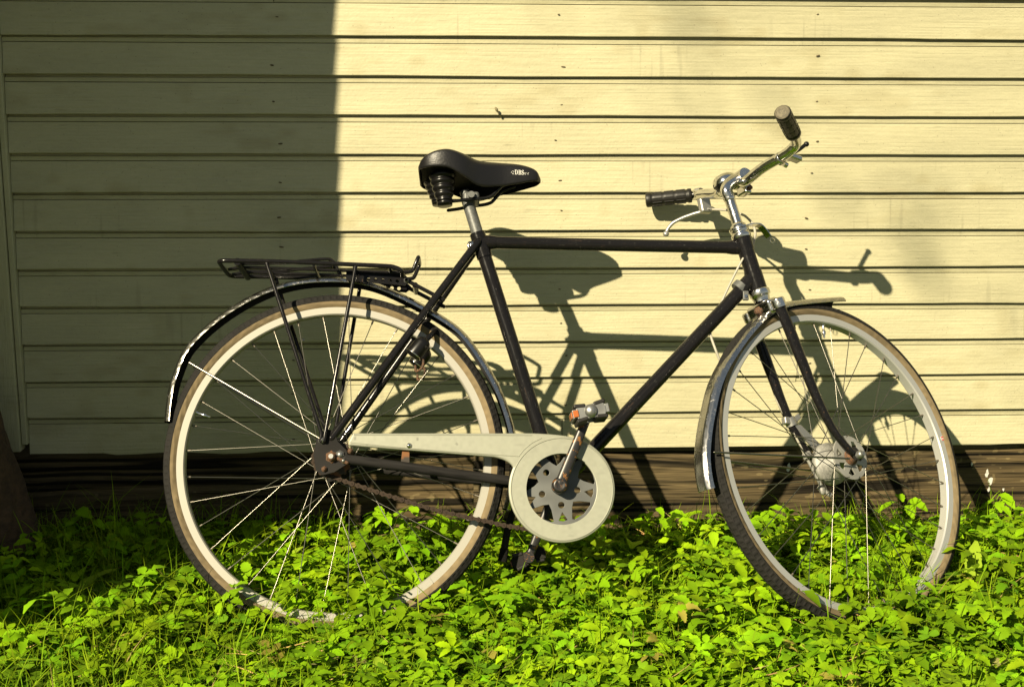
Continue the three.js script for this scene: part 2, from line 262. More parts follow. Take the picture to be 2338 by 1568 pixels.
// ------------------------------------------------------------ wing of the house beyond the corner: it throws the shade on the left
{
  const wing = thing('house_wing', 'yellow painted wing of the house projecting beyond the corner, beside the rusty brown stone', 'wall');
  part(wing, 'wall_core', new THREE.BoxGeometry(1.2, 2.5, 1.02).translate(-1.745, 1.35, 0.44), M.paint);
  part(wing, 'sill_timber', new THREE.BoxGeometry(1.16, 0.3, 0.98).translate(-1.745, 0.05, 0.45), M.core);
  part(wing, 'corner_board', new RoundedBoxGeometry(0.1, 2.4, 0.1, 2, 0.004).translate(-1.176, 1.4, 0.916), M.paint);
}
// ------------------------------------------------------------ brown stone in the corner
{
  const st = thing('standing_stone', 'rusty brown rough stone leaning in the shaded corner of the wall', 'stone');
  const g = grid(72, 72, (u, v) => {
    const y = v * 0.46, a = u * Math.PI * 2, t = y / 0.42, top = Math.sqrt(Math.max(0, 1 - Math.pow(Math.max(0, (v - 0.82) / 0.18), 2)));
    const rx = (0.098 - 0.06 * t) * top, rz = (0.10 - 0.05 * t) * top, n = 1 + 0.16 * (noise(Math.cos(a) * 2 + 5, y * 9 + Math.sin(a) * 2, 101) - 0.5) + 0.10 * (noise(Math.cos(a) * 7 + 9, y * 40 + Math.sin(a) * 7, 102) - 0.5);
    const ca = Math.cos(a), sa = Math.sin(a), q = Math.pow(Math.pow(Math.abs(ca), 3) + Math.pow(Math.abs(sa), 3), -1 / 3);
    return [-1.075 - 0.028 * t + rx * ca * q * n, y - 0.01, 0.165 + rz * sa * q * n, u, v];
  });
  part(st, 'boulder', g, M.stone);
}

// ------------------------------------------------------------ the bicycle
const bike = thing('bicycle', 'old black city bicycle with chrome mudguards and grey chain guard leaning on the yellow wall', 'bicycle');
bike.applyMatrix4(bikeM);
const steered = g => { g.position.copy(steerPos); g.quaternion.copy(steerQ); return g; };
const mid = (a, b, t = 0.5) => a.clone().lerp(b, t);
const zs = (p, s) => V(p.x, p.y, s);

// frame -------------------------------------------------------
const BB = B(1273, 1112), SC = B(1096, 553), HT = onAxis(axisT(B(1698, 539))), HB = onAxis(axisT(B(1741, 664)));
const TTR = onAxis(axisT(B(1703, 565))), DTT = onAxis(axisT(B(1720, 632))), DROP = B(753, 1040, 0.06);
{
  const fr = group(bike, 'frame');
  const lug = (a, b, r, L) => { const d = b.clone().sub(a).normalize(); return lathe(a, b, [[0, r], [L * 0.7, r], [L, r - 0.0016]], 24); };
  part(fr, 'top_tube', [rod(SC, TTR, 0.0132), lug(SC, TTR, 0.0152, 0.034), lug(TTR, SC, 0.0152, 0.038)], M.black);
  part(fr, 'down_tube', [rod(BB, DTT, 0.0147), lug(DTT, BB, 0.0168, 0.045)], M.black);
  const stTop = SC.clone().addScaledVector(SC.clone().sub(BB).normalize(), 0.02);
  part(fr, 'seat_tube', [rod(BB, stTop, 0.0145), rod(SC.clone().addScaledVector(SC.clone().sub(BB).normalize(), -0.035), stTop, 0.0166)], M.black);
  const ax = HB.clone().sub(HT).normalize();
  part(fr, 'head_tube', [lathe(HT, HB, [[0, 0.0185], [0.03, 0.0185], [0.034, 0.0172], [HT.distanceTo(HB) - 0.05, 0.0172], [HT.distanceTo(HB) - 0.044, 0.0188], [HT.distanceTo(HB), 0.0188]], 28)], M.black);
  part(fr, 'bottom_bracket', rod(zs(BB, -0.036), zs(BB, 0.036), 0.021, 0.021, 28), M.black);
  for (const s of [1, -1]) {
    const t = SC.clone().addScaledVector(BB.clone().sub(SC).normalize(), 0.004); const a = V(t.x - 0.006, t.y, 0.0155 * s), e = V(B(757, 1000, 0.062).x, B(757, 1000, 0.062).y, 0.062 * s);
    const mm = mid(a, e, 0.3); mm.z = 0.034 * s;
    part(fr, 'seat_stay', tube([a, mm, mid(a, e, 0.65).setZ(0.05 * s), e], 0.0083, { n: 24, rad: 14, tension: 0.5 }), M.black);
    const c0 = V(BB.x - 0.012, BB.y, 0.024 * s), c1 = V(0.028, RT - 0.004, 0.063 * s);
    part(fr, 'chain_stay', tube([c0, mid(c0, c1, 0.45).setZ(0.036 * s), mid(c0, c1, 0.75).setZ(0.052 * s), c1], 0.0098, { n: 24, rad: 14 }), M.grease);
    const sh = poly([[0.03, 0.012], [0.012, 0.03], [0.004, 0.052], [-0.01, 0.055], [-0.03, 0.036], [-0.036, 0.004], [-0.03, -0.026], [-0.018, -0.036], [0.006, -0.03], [0.034, -0.012]].map(([x, y]) => [x, y + RT]));
    sh.holes.push(poly([[-0.03, 0.0085], [-0.016, 0.0105], [-0.014, 0.0005], [-0.028, -0.0015]].map(([x, y]) => [x - 0.002, y + RT + 0.008])));
    const dp = part(fr, 'dropout', plate(sh, 0.0645 * s, 0.005, 0.0008), M.grease);
    for (const [px, py, r, m] of [[735, 1004, 0.0085, M.steel], [776, 1038, 0.009, M.steel], [784, 1052, 0.006, M.steel], [800, 1030, 0.006, M.rust], [740, 1071, 0.006, M.rust]]) { const q = B(px, py, 0.067); part(fr, 'dropout_bolt', lathe(V(q.x, q.y, 0.066 * s), V(q.x, q.y, s), [[0, r], [0.004, r], [0.0045, r * 0.6], [0.008, r * 0.55], [0.0085, 0.0005]], 6), m); }
    const t0 = B(768, 1046, 0.068), t1 = B(792, 1056, 0.068); part(fr, 'chain_tug', tube([V(t0.x, t0.y, 0.069 * s), V(t1.x, t1.y, 0.069 * s)], 0.004, { n: 4, rad: 8 }), M.rust);
  }
  part(fr, 'stay_bridge', rod(V(0.16, 0.70, -0.03), V(0.16, 0.70, 0.03), 0.006), M.black);
  const bo = B(1078, 561, 0.016);
  const sb = part(fr, 'seat_clamp', [new RoundedBoxGeometry(0.026, 0.024, 0.03, 3, 0.006).translate(bo.x + 0.003, bo.y, 0)], M.black);
  part(fr, 'seat_clamp_bolt', lathe(zs(bo, 0.014), zs(bo, 0.05), [[0, 0.0098], [0.004, 0.0098], [0.005, 0.0085], [0.005, 0.006], [0.009, 0.006], [0.0095, 0.004], [0.0095, 0]], 16), M.chrome);
  // paint scratches and a chainstay scuff showing pale primer
  // cable clamp near the head
  const c0 = B(1690, 657), dir = DTT.clone().sub(BB).normalize();
  const cl = part(fr, 'cable_clamp', [rod(c0.clone().addScaledVector(dir, -0.007), c0.clone().addScaledVector(dir, 0.007), 0.0172, 0.0172, 24), new RoundedBoxGeometry(0.012, 0.02, 0.008, 2, 0.002).translate(B(1703, 675, 0.012).x, B(1703, 675, 0.012).y, 0.012)], M.dull);
  part(fr, 'clamp_screw', rod(zs(B(1703, 676, 0.016), 0.015), zs(B(1703, 676, 0.016), 0.0185), 0.0035, 0.0035, 10), M.chrome);
}
// headset, seat post -------------------------------------------
{
  const hs = group(bike, 'headset'), d = AXK;
  part(hs, 'upper_cup', lathe(HT.clone().addScaledVector(d, -0.004), HT.clone().addScaledVector(d, 0.04), [[0, 0.0195], [0.004, 0.0212], [0.009, 0.0212], [0.011, 0.0185], [0.014, 0.0185], [0.015, 0.0202], [0.02, 0.0202], [0.021, 0.0175], [0.029, 0.0165], [0.031, 0.014], [0.034, 0.012]], 28), M.chrome);
  part(hs, 'lower_cup', lathe(HB.clone().addScaledVector(d, 0.004), HB.clone().addScaledVector(d, -0.03), [[0, 0.0195], [0.003, 0.0222], [0.012, 0.0222], [0.014, 0.0195], [0.018, 0.0188], [0.0205, 0.0175], [0.026, 0.0175]], 28), M.chrome);
  const a = SC.clone(), b = B(1064, 448), dir = b.clone().sub(a).normalize();
  part(bike, 'seat_post', [rod(a, b, 0.0127, 0.0127, 22), rod(b.clone().addScaledVector(dir, -0.012), b.clone().addScaledVector(dir, 0.012), 0.0105, 0.0105, 18)], M.dull);
}
// saddle --------------------------------------------------------
const SF = [0.166, 0.172, 0.184, 0.204, 0.23, 0.26, 0.29, 0.335, 0.375, 0.40, 0.415, 0.4225];
const SW = [0.052, 0.067, 0.080, 0.088, 0.089, 0.080, 0.058, 0.037, 0.030, 0.026, 0.020, 0.006];
const SH = [0.950, 0.962, 0.972, 0.981, 0.985, 0.979, 0.971, 0.970, 0.9675, 0.961, 0.952, 0.938];
const SB = [0.940, 0.939, 0.938, 0.937, 0.934, 0.920, 0.907, 0.912, 0.920, 0.926, 0.929, 0.931];
const lut = (X, Y, x) => { let i = 0; while (i < X.length - 2 && x > X[i + 1]) i++; const t = Math.min(1, Math.max(0, (x - X[i]) / (X[i + 1] - X[i]))); const m = k => k <= 0 ? (Y[1] - Y[0]) / (X[1] - X[0]) : k >= X.length - 1 ? (Y[k] - Y[k - 1]) / (X[k] - X[k - 1]) : (Y[k + 1] - Y[k - 1]) / (X[k + 1] - X[k - 1]); const h = X[i + 1] - X[i], t2 = t * t, t3 = t2 * t; return (2 * t3 - 3 * t2 + 1) * Y[i] + (t3 - 2 * t2 + t) * h * m(i) + (-2 * t3 + 3 * t2) * Y[i + 1] + (t3 - t2) * h * m(i + 1); };
const sadOuter = (f, a) => { const w = lut(SF, SW, f), h = lut(SF, SH, f), b = lut(SF, SB, f), c = Math.abs(a); const sg = Math.sign(a); // a in -1..1
  const t = Math.min(1, c / 0.62), e = Math.max(0, (c - 0.62) / 0.38), sh = h - (h - b) * 0.36, th = t * Math.PI / 2;
  return t < 1 ? [w * Math.pow(Math.sin(th), 0.9) * sg, sh + (h - sh) * Math.pow(Math.cos(th), 0.9)] : [(w - 0.003 * e * e) * sg, sh + (b - sh) * e]; };
{
  const sd = group(bike, 'saddle'), n = 60, m = 36;
  const shell = grid(n, 2 * m + 1, (u, v) => { const f = SF[0] + (SF[11] - SF[0]) * (0.5 - 0.5 * Math.cos(Math.PI * u)), k = Math.round(v * (2 * m + 1)); let s, y;
    if (k <= m) [s, y] = sadOuter(f, k / m * 2 - 1); else { const [a, b] = sadOuter(f, 1 - (k - m - 1) / m * 2); const w = lut(SF, SW, f), q = Math.min(1, Math.max(0, (w - 0.004) / w)); const lo = lut(SF, SB, f); s = a * q; y = Math.max(lo + 0.0005, b - 0.012); if (Math.abs(1 - (k - m - 1) / m * 2) > 0.98) y = lo; }
    return [f, y, s, f * 4, v * 2]; });
  const cap = i => { const f = SF[i]; return grid(m, 1, (u, v) => { const [a, b] = sadOuter(f, u * 2 - 1); const lo = lut(SF, SB, f); return v < 0.5 ? [f, b, a] : [f, Math.max(lo, b - 0.012), a * 0.93]; }); };
  part(sd, 'shell', [shell, cap(0), cap(11)], M.saddle);
  part(sd, 'base_pan', [plate((() => { const sh = new THREE.Shape(); const L = [], Rr = []; for (let i = 1; i <= 10; i++) { L.push([SF[i], SW[i] * 0.9]); Rr.unshift([SF[i], -SW[i] * 0.9]); } return poly([...L, ...Rr]); })(), 0, 0.004, 0).rotateX(-Math.PI / 2).translate(0, 0.944, 0)], M.grease);
  for (const s of [1, -1]) {
    const zc = s > 0 ? 0.03 : -0.012, a = V(B(1009, 388, 0.03).x + (s < 0 ? -0.012 : 0), 0.94, zc), b0 = B(1016, 470, 0.03), b = V(b0.x + (s < 0 ? -0.012 : 0), b0.y + (s < 0 ? 0.016 : 0), zc), L = a.distanceTo(b), pr = [[0, 0.012]];
    for (let i = 0; i <= 40; i++) { const t = i / 40, r = 0.0285 - 0.012 * Math.pow(t, 1.5); pr.push([t * L * 0.86, r * (0.86 + 0.14 * Math.abs(Math.sin(t * Math.PI * 4.5)))]); }
    pr.push([L * 0.86, 0.0125], [L * 0.89, 0.0165], [L, 0.0155], [L, 0]);
    part(sd, 'spring', lathe(a, b, pr, 26), M.blackFlat);
    const r0 = B(1040, 456, 0.03), pts = [[1022, 460, .03], [1046, 458, .028], [1075, 455, .024], [1108, 452, .022], [1124, 446, .022], [1146, 424, .02], [1176, 414, .016]].map(q => { const p = B(q[0], q[1], q[2]); return V(p.x, p.y, q[2] * s); });
    part(sd, 'rail', tube(pts, 0.0036, { n: 40 }), M.blackFlat);
  }
  const c = B(1076, 448, 0.02);
  part(sd, 'clamp', [new RoundedBoxGeometry(0.034, 0.02, 0.05, 3, 0.006).translate(c.x, c.y, 0), rod(V(c.x, c.y, -0.034), V(c.x, c.y, 0.034), 0.007, 0.007, 14)], M.dull);
  // maker's lettering on the flank
  const font = await new FontLoader().loadAsync('fonts/droid/droid_serif_bold.typeface.json');
  const side = (f, y) => { let lo = 0.3, hi = 1; for (let i = 0; i < 24; i++) { const c = (lo + hi) / 2; if (sadOuter(f, c)[1] > y) lo = c; else hi = c; } return sadOuter(f, lo)[0]; };
  const o = B(1175, 398.5, 0.03), x1 = 0, wrap = g => { const a = g.attributes.position; for (let i = 0; i < a.count; i++) { const f = o.x + a.getX(i), y = o.y + a.getY(i); a.setXYZ(i, f, y, side(f, y) + 0.0002 + a.getZ(i)); } g.computeVertexNormals(); return g; };
  const tg = new TextGeometry('DBS', { font, size: 0.0102, depth: 0.0004, curveSegments: 4 }); tg.computeBoundingBox(); const tw = tg.boundingBox.max.x; tg.scale(0.0195 / tw, 1, 1);
  const rr = rng(12), mark = [];
  for (const sgn of [-1, 1]) for (let i = 0; i < 11; i++) { const x = sgn < 0 ? -0.0012 - rr() * 0.0085 : 0.0208 + rr() * 0.0085, y = 0.0005 + rr() * 0.0075; mark.push(new THREE.BoxGeometry(0.0005 + rr() * 0.002, 0.0005 + rr() * 0.0005, 0.0004).rotateZ(rr() * 3).translate(x, y, 0.0002)); }
  part(sd, 'lettering', [tg, ...mark].map(g => wrap(clean(g))), M.white);
}
// wheels --------------------------------------------------------
const tyreArc = (a0, a1, ro, ri, n) => { const P = []; for (let i = 0; i <= n; i++) { const a = (a0 + (a1 - a0) * i / n) * Math.PI / 180; P.push([0.3262 + Math.cos(a) * ro, Math.sin(a) * ro]); } for (let i = n; i >= 0; i--) { const a = (a0 + (a1 - a0) * i / n) * Math.PI / 180; P.push([0.3262 + Math.cos(a) * ri, Math.sin(a) * ri]); } return P; };
function wheel(name, rimMat, phase, flange, valveAng) {
  const w = group(bike, name);
  part(w, 'tread', revolve(tyreArc(-88, 88, 0.0170, 0.0140, 14), 200), M.rubber);
  for (const s of [1, -1]) part(w, 'sidewall', revolve(tyreArc(s * 86, s * 140, 0.0166, 0.0140, 8), 200), M.tan);
  const h = [[0.3188, 0.0108], [0.3182, 0.0122], [0.3015, 0.0118], [0.2992, 0.0090], [0.2985, 0.0040]];
  part(w, 'rim', revolve([...h, ...h.slice().reverse().map(p => [p[0], -p[1]]), [0.312, -0.009], [0.312, 0.009]], 200, 0.4), rimMat);
  const rr = rng(name.length * 7), spoke = new THREE.CylinderGeometry(0.0009, 0.0009, 1, 6, 1, true), nip = new THREE.CylinderGeometry(0.0019, 0.0021, 0.011, 7);
  for (let i = 0; i < 36; i++) {
    const a = (phase + i * 10) * Math.PI / 180, sd = i % 2 ? 1 : -1, dirn = (i >> 1) % 2 ? 1 : -1, fl = sd > 0 ? flange.near : flange.far, ha = a + dirn * flange.ang * Math.PI / 180;
    const p1 = V(Math.cos(a) * 0.299, Math.sin(a) * 0.299, sd * 0.002), p0 = V(Math.cos(ha) * fl.r, Math.sin(ha) * fl.r, fl.s + dirn * 0.0016);
    const d = p1.clone().sub(p0), L = d.length(), q = new THREE.Quaternion().setFromUnitVectors(V(0, 1, 0), d.clone().normalize()), m = mid(p0, p1);
    const sp = shade(new THREE.Mesh(spoke, M.spoke)); sp.name = 'spoke'; sp.position.copy(m); sp.quaternion.copy(q); sp.scale.y = L; w.add(sp);
    const np = shade(new THREE.Mesh(nip, M.nipple)); np.name = 'nipple'; np.position.copy(p1).addScaledVector(d.normalize(), -0.004); np.quaternion.copy(q); w.add(np);
  }
  const va = valveAng * Math.PI / 180, vd = V(-Math.cos(va), -Math.sin(va), 0), v0 = V(Math.cos(va) * 0.301, Math.sin(va) * 0.301, 0);
  part(w, 'valve', lathe(v0, v0.clone().add(vd), [[0, 0.0042], [0.004, 0.0042], [0.004, 0.0028], [0.016, 0.0028], [0.0165, 0.0045], [0.0235, 0.0045], [0.024, 0.0025], [0.031, 0.0022], [0.032, 0.001]], 12), M.chrome);
  return w;
}
{
  const rw = wheel('rear_wheel', M.rimRear, 5.8, { near: { r: 0.034, s: 0.026 }, far: { r: 0.034, s: -0.032 }, ang: 68 }, 160.5);
  rw.position.set(0, RT, 0);
  part(rw, 'hub', [lathe(V(0, 0, -0.06), V(0, 0, 0.06), [[0.012, 0.006], [0.016, 0.02], [0.024, 0.026], [0.026, 0.038], [0.03, 0.038], [0.031, 0.026], [0.06, 0.024], [0.083, 0.026], [0.084, 0.038], [0.088, 0.038], [0.089, 0.022], [0.105, 0.014], [0.106, 0.006]], 32)], M.grease);
  const teeth = new THREE.Shape(); const T = 19; for (let i = 0; i < T * 4; i++) { const a = i / (T * 4) * Math.PI * 2, r = [0.0362, 0.0405, 0.0405, 0.0362][i % 4]; i ? teeth.lineTo(Math.cos(a) * r, Math.sin(a) * r) : teeth.moveTo(Math.cos(a) * r, Math.sin(a) * r); }
  part(rw, 'sprocket', plate(teeth, 0.042, 0.0024, 0.0003), M.rust);
  part(rw, 'axle', [rod(V(0, 0, -0.085), V(0, 0, 0.082), 0.0048, 0.0048, 12)], M.steel);
  const nut = lathe(V(0, 0, 0.067), V(0, 0, 0.1), [[0, 0.0125], [0.002, 0.0125], [0.002, 0.0092], [0.011, 0.0088], [0.0125, 0.007], [0.0125, 0.0045], [0.009, 0.0042]], 6);
  part(rw, 'axle_nut', nut, M.rust);

  const fw = steered(wheel('front_wheel', M.rimFront, 5, { near: { r: 0.043, s: 0.03 }, far: { r: 0.041, s: -0.028 }, ang: 62 }, 89.5));
  fw.position.copy(V(WB, RT, 0).applyQuaternion(steerQ).add(steerPos));
  part(fw, 'hub', lathe(V(0, 0, -0.05), V(0, 0, 0.05), [[0.005, 0.012], [0.010, 0.03], [0.014, 0.038], [0.016, 0.0445], [0.026, 0.0445], [0.028, 0.040], [0.034, 0.036], [0.044, 0.022], [0.06, 0.0135], [0.074, 0.0135], [0.076, 0.014]], 40), M.drum);
  const fl = new THREE.Shape(); fl.absarc(0, 0, 0.046, 0, Math.PI * 2); for (let i = 0; i < 7; i++) { const a = i / 7 * Math.PI * 2 + 0.2, b = 0.26; fl.holes.push(poly([[Math.cos(a) * 0.02, Math.sin(a) * 0.02], [Math.cos(a + b) * 0.035, Math.sin(a + b) * 0.035], [Math.cos(a) * 0.038, Math.sin(a) * 0.038], [Math.cos(a - b) * 0.035, Math.sin(a - b) * 0.035]].reverse())); }
  part(fw, 'flange', plate(fl, 0.03, 0.0032, 0.0006), M.drum);
  part(fw, 'axle', rod(V(0, 0, -0.072), V(0, 0, 0.07), 0.0046, 0.0046, 12), M.steel);
  part(fw, 'cone', lathe(V(0, 0, 0.03), V(0, 0, 0.06), [[0, 0.0165], [0.005, 0.0165], [0.006, 0.012], [0.012, 0.011], [0.013, 0.0075]], 24), M.rust);
  part(fw, 'axle_nut', lathe(V(0, 0, 0.05), V(0, 0, 0.1), [[0, 0.0115], [0.002, 0.0115], [0.002, 0.0088], [0.012, 0.0088], [0.016, 0.006], [0.018, 0.002]], 6), M.steel);
  // small round red and white maker's badge on the rim
  const ba = K(2152, 1001, 0.0122).sub(V(WB, RT, 0)), bd = ba.setZ(0).normalize().multiplyScalar(0.3125);
  const bg = part(fw, 'badge', new THREE.CylinderGeometry(0.0052, 0.0052, 0.0006, 20).rotateX(Math.PI / 2).translate(bd.x, bd.y, 0.0124), M.white);
  for (const k of [-1, 1]) { const sh = new THREE.Shape(); sh.absarc(0, 0, 0.0044, 0.5 + (k > 0 ? 0 : Math.PI), Math.PI - 0.2 + (k > 0 ? 0 : Math.PI)); fw.add(shade(Object.assign(new THREE.Mesh(new THREE.ExtrudeGeometry(sh, { depth: 0.0003, bevelEnabled: false }).translate(bd.x, bd.y, 0.0128), M.red), { name: 'badge_print' }))); }
}
// mudguards -----------------------------------------------------
const fendProf = w => { const P = [], n = 14; for (let i = 0; i <= n; i++) { const a = Math.PI * i / n; P.push([Math.sin(a) * 0.0145, Math.cos(a) * w]); } for (let i = n; i >= 0; i--) { const a = Math.PI * i / n; P.push([Math.sin(a) * 0.0137 - 0.0006, Math.cos(a) * (w - 0.0008)]); } return P; };
const lining = w => { const P = [], n = 10, f = (k, o) => { const a = Math.PI * k / n; P.push([Math.sin(a) * (0.0134 - o) - 0.0009, Math.cos(a) * (w - 0.0012 - o)]); }; for (let i = 0; i <= n; i++) f(i, 0); for (let i = n; i >= 0; i--) f(i, 0.0006); return P; };
{
  const rf = group(bike, 'rear_mudguard');
  const E = [[385.8, 961], [388.5, 928.6], [396, 883], [409, 842], [426, 804], [452, 773], [486, 742], [527, 712], [576, 683.5], [630.6, 660.5], [690, 647], [753.6, 643], [810.8, 646], [854.7, 656], [907.5, 678], [981.7, 717], [1044, 760], [1089, 818], [1126.6, 883], [1150.5, 945], [1164, 1000], [1166, 1060], [1160, 1120], [1150, 1160]].map(q => B(q[0], q[1], 0.022));
  part(rf, 'blade', sweepPath(E, fendProf(0.0225), 140, 1), M.chromeFender); part(rf, 'lining', sweepPath(E, lining(0.0225), 140, 1), M.grease);
  for (const s of [1, -1]) { const a = B(432, 828, 0.023), e = B(735, 1004, 0.072); part(rf, 'stay', tube([V(a.x, a.y, 0.023 * s), V(e.x, e.y, 0.072 * s)], 0.0024, { n: 2, rad: 8 }), M.spoke); part(rf, 'stay_bolt', lathe(V(e.x, e.y, 0.066 * s), V(e.x, e.y, 0.1 * s), [[0, 0.007], [0.006, 0.007], [0.010, 0.005], [0.0115, 0.001]], 12), M.steel); }
  part(rf, 'rivet', new THREE.SphereGeometry(0.0028, 10, 8).scale(1, 1, 0.6).translate(B(692, 776, 0.022).x - 0.0, B(692, 776, 0.022).y, 0.02), M.steel).position.set(-0.0, 0, 0);
  const ff = steered(group(bike, 'front_mudguard'));
  const G = [[1932.5, 686.5], [1908.6, 688], [1847, 693], [1799, 701], [1758, 722.5], [1723.7, 756.7], [1693, 797.8], [1665.5, 842], [1648.4, 883], [1634.7, 941.5], [1626, 992.9], [1622.8, 1050], [1628.6, 1096.5], [1633, 1113.6]].map(q => K(q[0], q[1], 0.022));
  part(ff, 'blade', sweepPath(G, fendProf(0.0225), 110, -1), M.chromeFender); part(ff, 'lining', sweepPath(G, lining(0.0225), 110, -1), M.grease);
  for (const s of [1, -1]) { const a = K(1632, 1032, 0.024), e = K(1938, 1047, 0.054); part(ff, 'stay', tube([V(a.x, a.y, 0.023 * s), V(e.x, e.y, 0.055 * s)], 0.0021, { n: 2, rad: 8 }), M.spoke); }
}
// fork ----------------------------------------------------------
{
  const fk = steered(group(bike, 'fork'));
  const P = [[1777, 690], [1790, 722], [1806, 762], [1821, 802], [1836.7, 842], [1851, 880], [1867.5, 919], [1884, 954], [1901.7, 986], [1920, 1011], [1943, 1036]].map(q => K(q[0], q[1], 0.045));
  for (const s of [1, -1]) {
    const pts = P.map((p, i) => V(p.x, p.y, (0.045 + 0.006 * i / 10) * s)), c = new THREE.CatmullRomCurve3(pts), n = 40;
    const g = grid(n, 16, (u, v) => { const p = c.getPointAt(u), t = c.getTangentAt(u), b = V(0, 0, 1), q = b.clone().cross(t).normalize(), r = 0.0128 - 0.0058 * Math.max(0, (u - 0.25) / 0.75), a = v * Math.PI * 2; const e = p.addScaledVector(q, Math.cos(a) * r).addScaledVector(b, Math.sin(a) * r * (0.78 + 0.2 * u)); return [e.x, e.y, e.z, u, v]; });
    part(fk, 'blade', g, M.black);
    const top = pts[0], d = pts[0].clone().sub(pts[1]).normalize();
    part(fk, 'crown_cap', lathe(top.clone().addScaledVector(d, -0.012), top.clone().addScaledVector(d, 0.05), [[0, 0.0142], [0.003, 0.0148], [0.017, 0.0150], [0.020, 0.0135], [0.021, 0.001]], 24), M.chrome);
    const e = pts[10]; part(fk, 'fork_end', plate(poly([[e.x - 0.012, e.y + 0.012], [e.x + 0.008, e.y + 0.014], [WB + 0.012, RT + 0.004], [WB + 0.008, RT - 0.011], [WB - 0.008, RT - 0.011], [WB - 0.014, RT + 0.004]]), 0.051 * s, 0.005, 0.0008), M.grease);
  }
  const ct = P[0].clone().setZ(0), d = P[0].clone().sub(P[1]).normalize(), xd = V(d.y, -d.x, 0), ang = Math.atan2(d.y, d.x) - Math.PI / 2;
  part(fk, 'crown', [new RoundedBoxGeometry(0.032, 0.032, 0.074, 4, 0.008).rotateZ(ang).translate(ct.x - d.x * 0.001, ct.y - d.y * 0.001, 0)], M.chrome);
  part(fk, 'steerer', rod(onAxis(axisT(ct) - 0.01), HB.clone(), 0.0135, 0.0135, 20), M.black);
  const bo = ct.clone().addScaledVector(xd, -0.0165);
  part(fk, 'brake_bolt', [lathe(bo, bo.clone().addScaledVector(xd, -0.05), [[-0.002, 0.009], [0.002, 0.009], [0.003, 0.0055], [0.0075, 0.0055], [0.008, 0.001]], 6)], M.rust);
  // drum brake arm and its clip on the far blade
  const cl = P[6].clone().lerp(P[7], 0.5), dn = P[7].clone().sub(P[6]).normalize();
  part(fk, 'torque_clip', [rod(V(cl.x, cl.y, -0.0485).addScaledVector(dn, -0.009), V(cl.x, cl.y, -0.0485).addScaledVector(dn, 0.009), 0.0118, 0.0118, 18), new RoundedBoxGeometry(0.014, 0.016, 0.014, 2, 0.003).translate(cl.x - 0.014, cl.y, -0.046), new RoundedBoxGeometry(0.03, 0.012, 0.006, 2, 0.002).rotateZ(0.6).translate(cl.x + 0.012, cl.y + 0.006, -0.045)], M.alu);
  const c2 = V(WB, RT, 0), arm = poly([[cl.x + 0.003, cl.y - 0.008], [cl.x + 0.022, cl.y - 0.006], [c2.x + 0.006, c2.y + 0.034], [c2.x + 0.016, c2.y + 0.01], [c2.x + 0.004, c2.y - 0.02], [c2.x - 0.02, c2.y - 0.012], [c2.x - 0.022, c2.y + 0.026]]);
  part(fk, 'torque_arm', plate(arm, -0.043, 0.005, 0.0012), M.alu);
  part(fk, 'brake_actuator', [new RoundedBoxGeometry(0.02, 0.016, 0.012, 2, 0.004).rotateZ(0.5).translate(c2.x - 0.045, c2.y + 0.018, -0.045), rod(V(c2.x - 0.05, c2.y + 0.02, -0.045), V(c2.x - 0.012, c2.y - 0.05, -0.045), 0.004, 0.004, 10), new THREE.SphereGeometry(0.008, 12, 8).scale(1, 1.4, 0.8).translate(c2.x - 0.014, c2.y - 0.052, -0.045), rod(V(c2.x - 0.02, c2.y - 0.045, -0.05), V(c2.x + 0.004, c2.y - 0.064, -0.04), 0.0055, 0.0055, 10)], M.drum);
  part(fk, 'brake_cable', tube([V(c2.x - 0.052, c2.y + 0.022, -0.046), V(c2.x - 0.075, c2.y + 0.07, -0.047), V(c2.x - 0.105, c2.y + 0.13, -0.05), V(c2.x - 0.125, c2.y + 0.21, -0.05), V(c2.x - 0.14, c2.y + 0.29, -0.05)], 0.0025, { n: 30, rad: 8 }), M.cable);
}
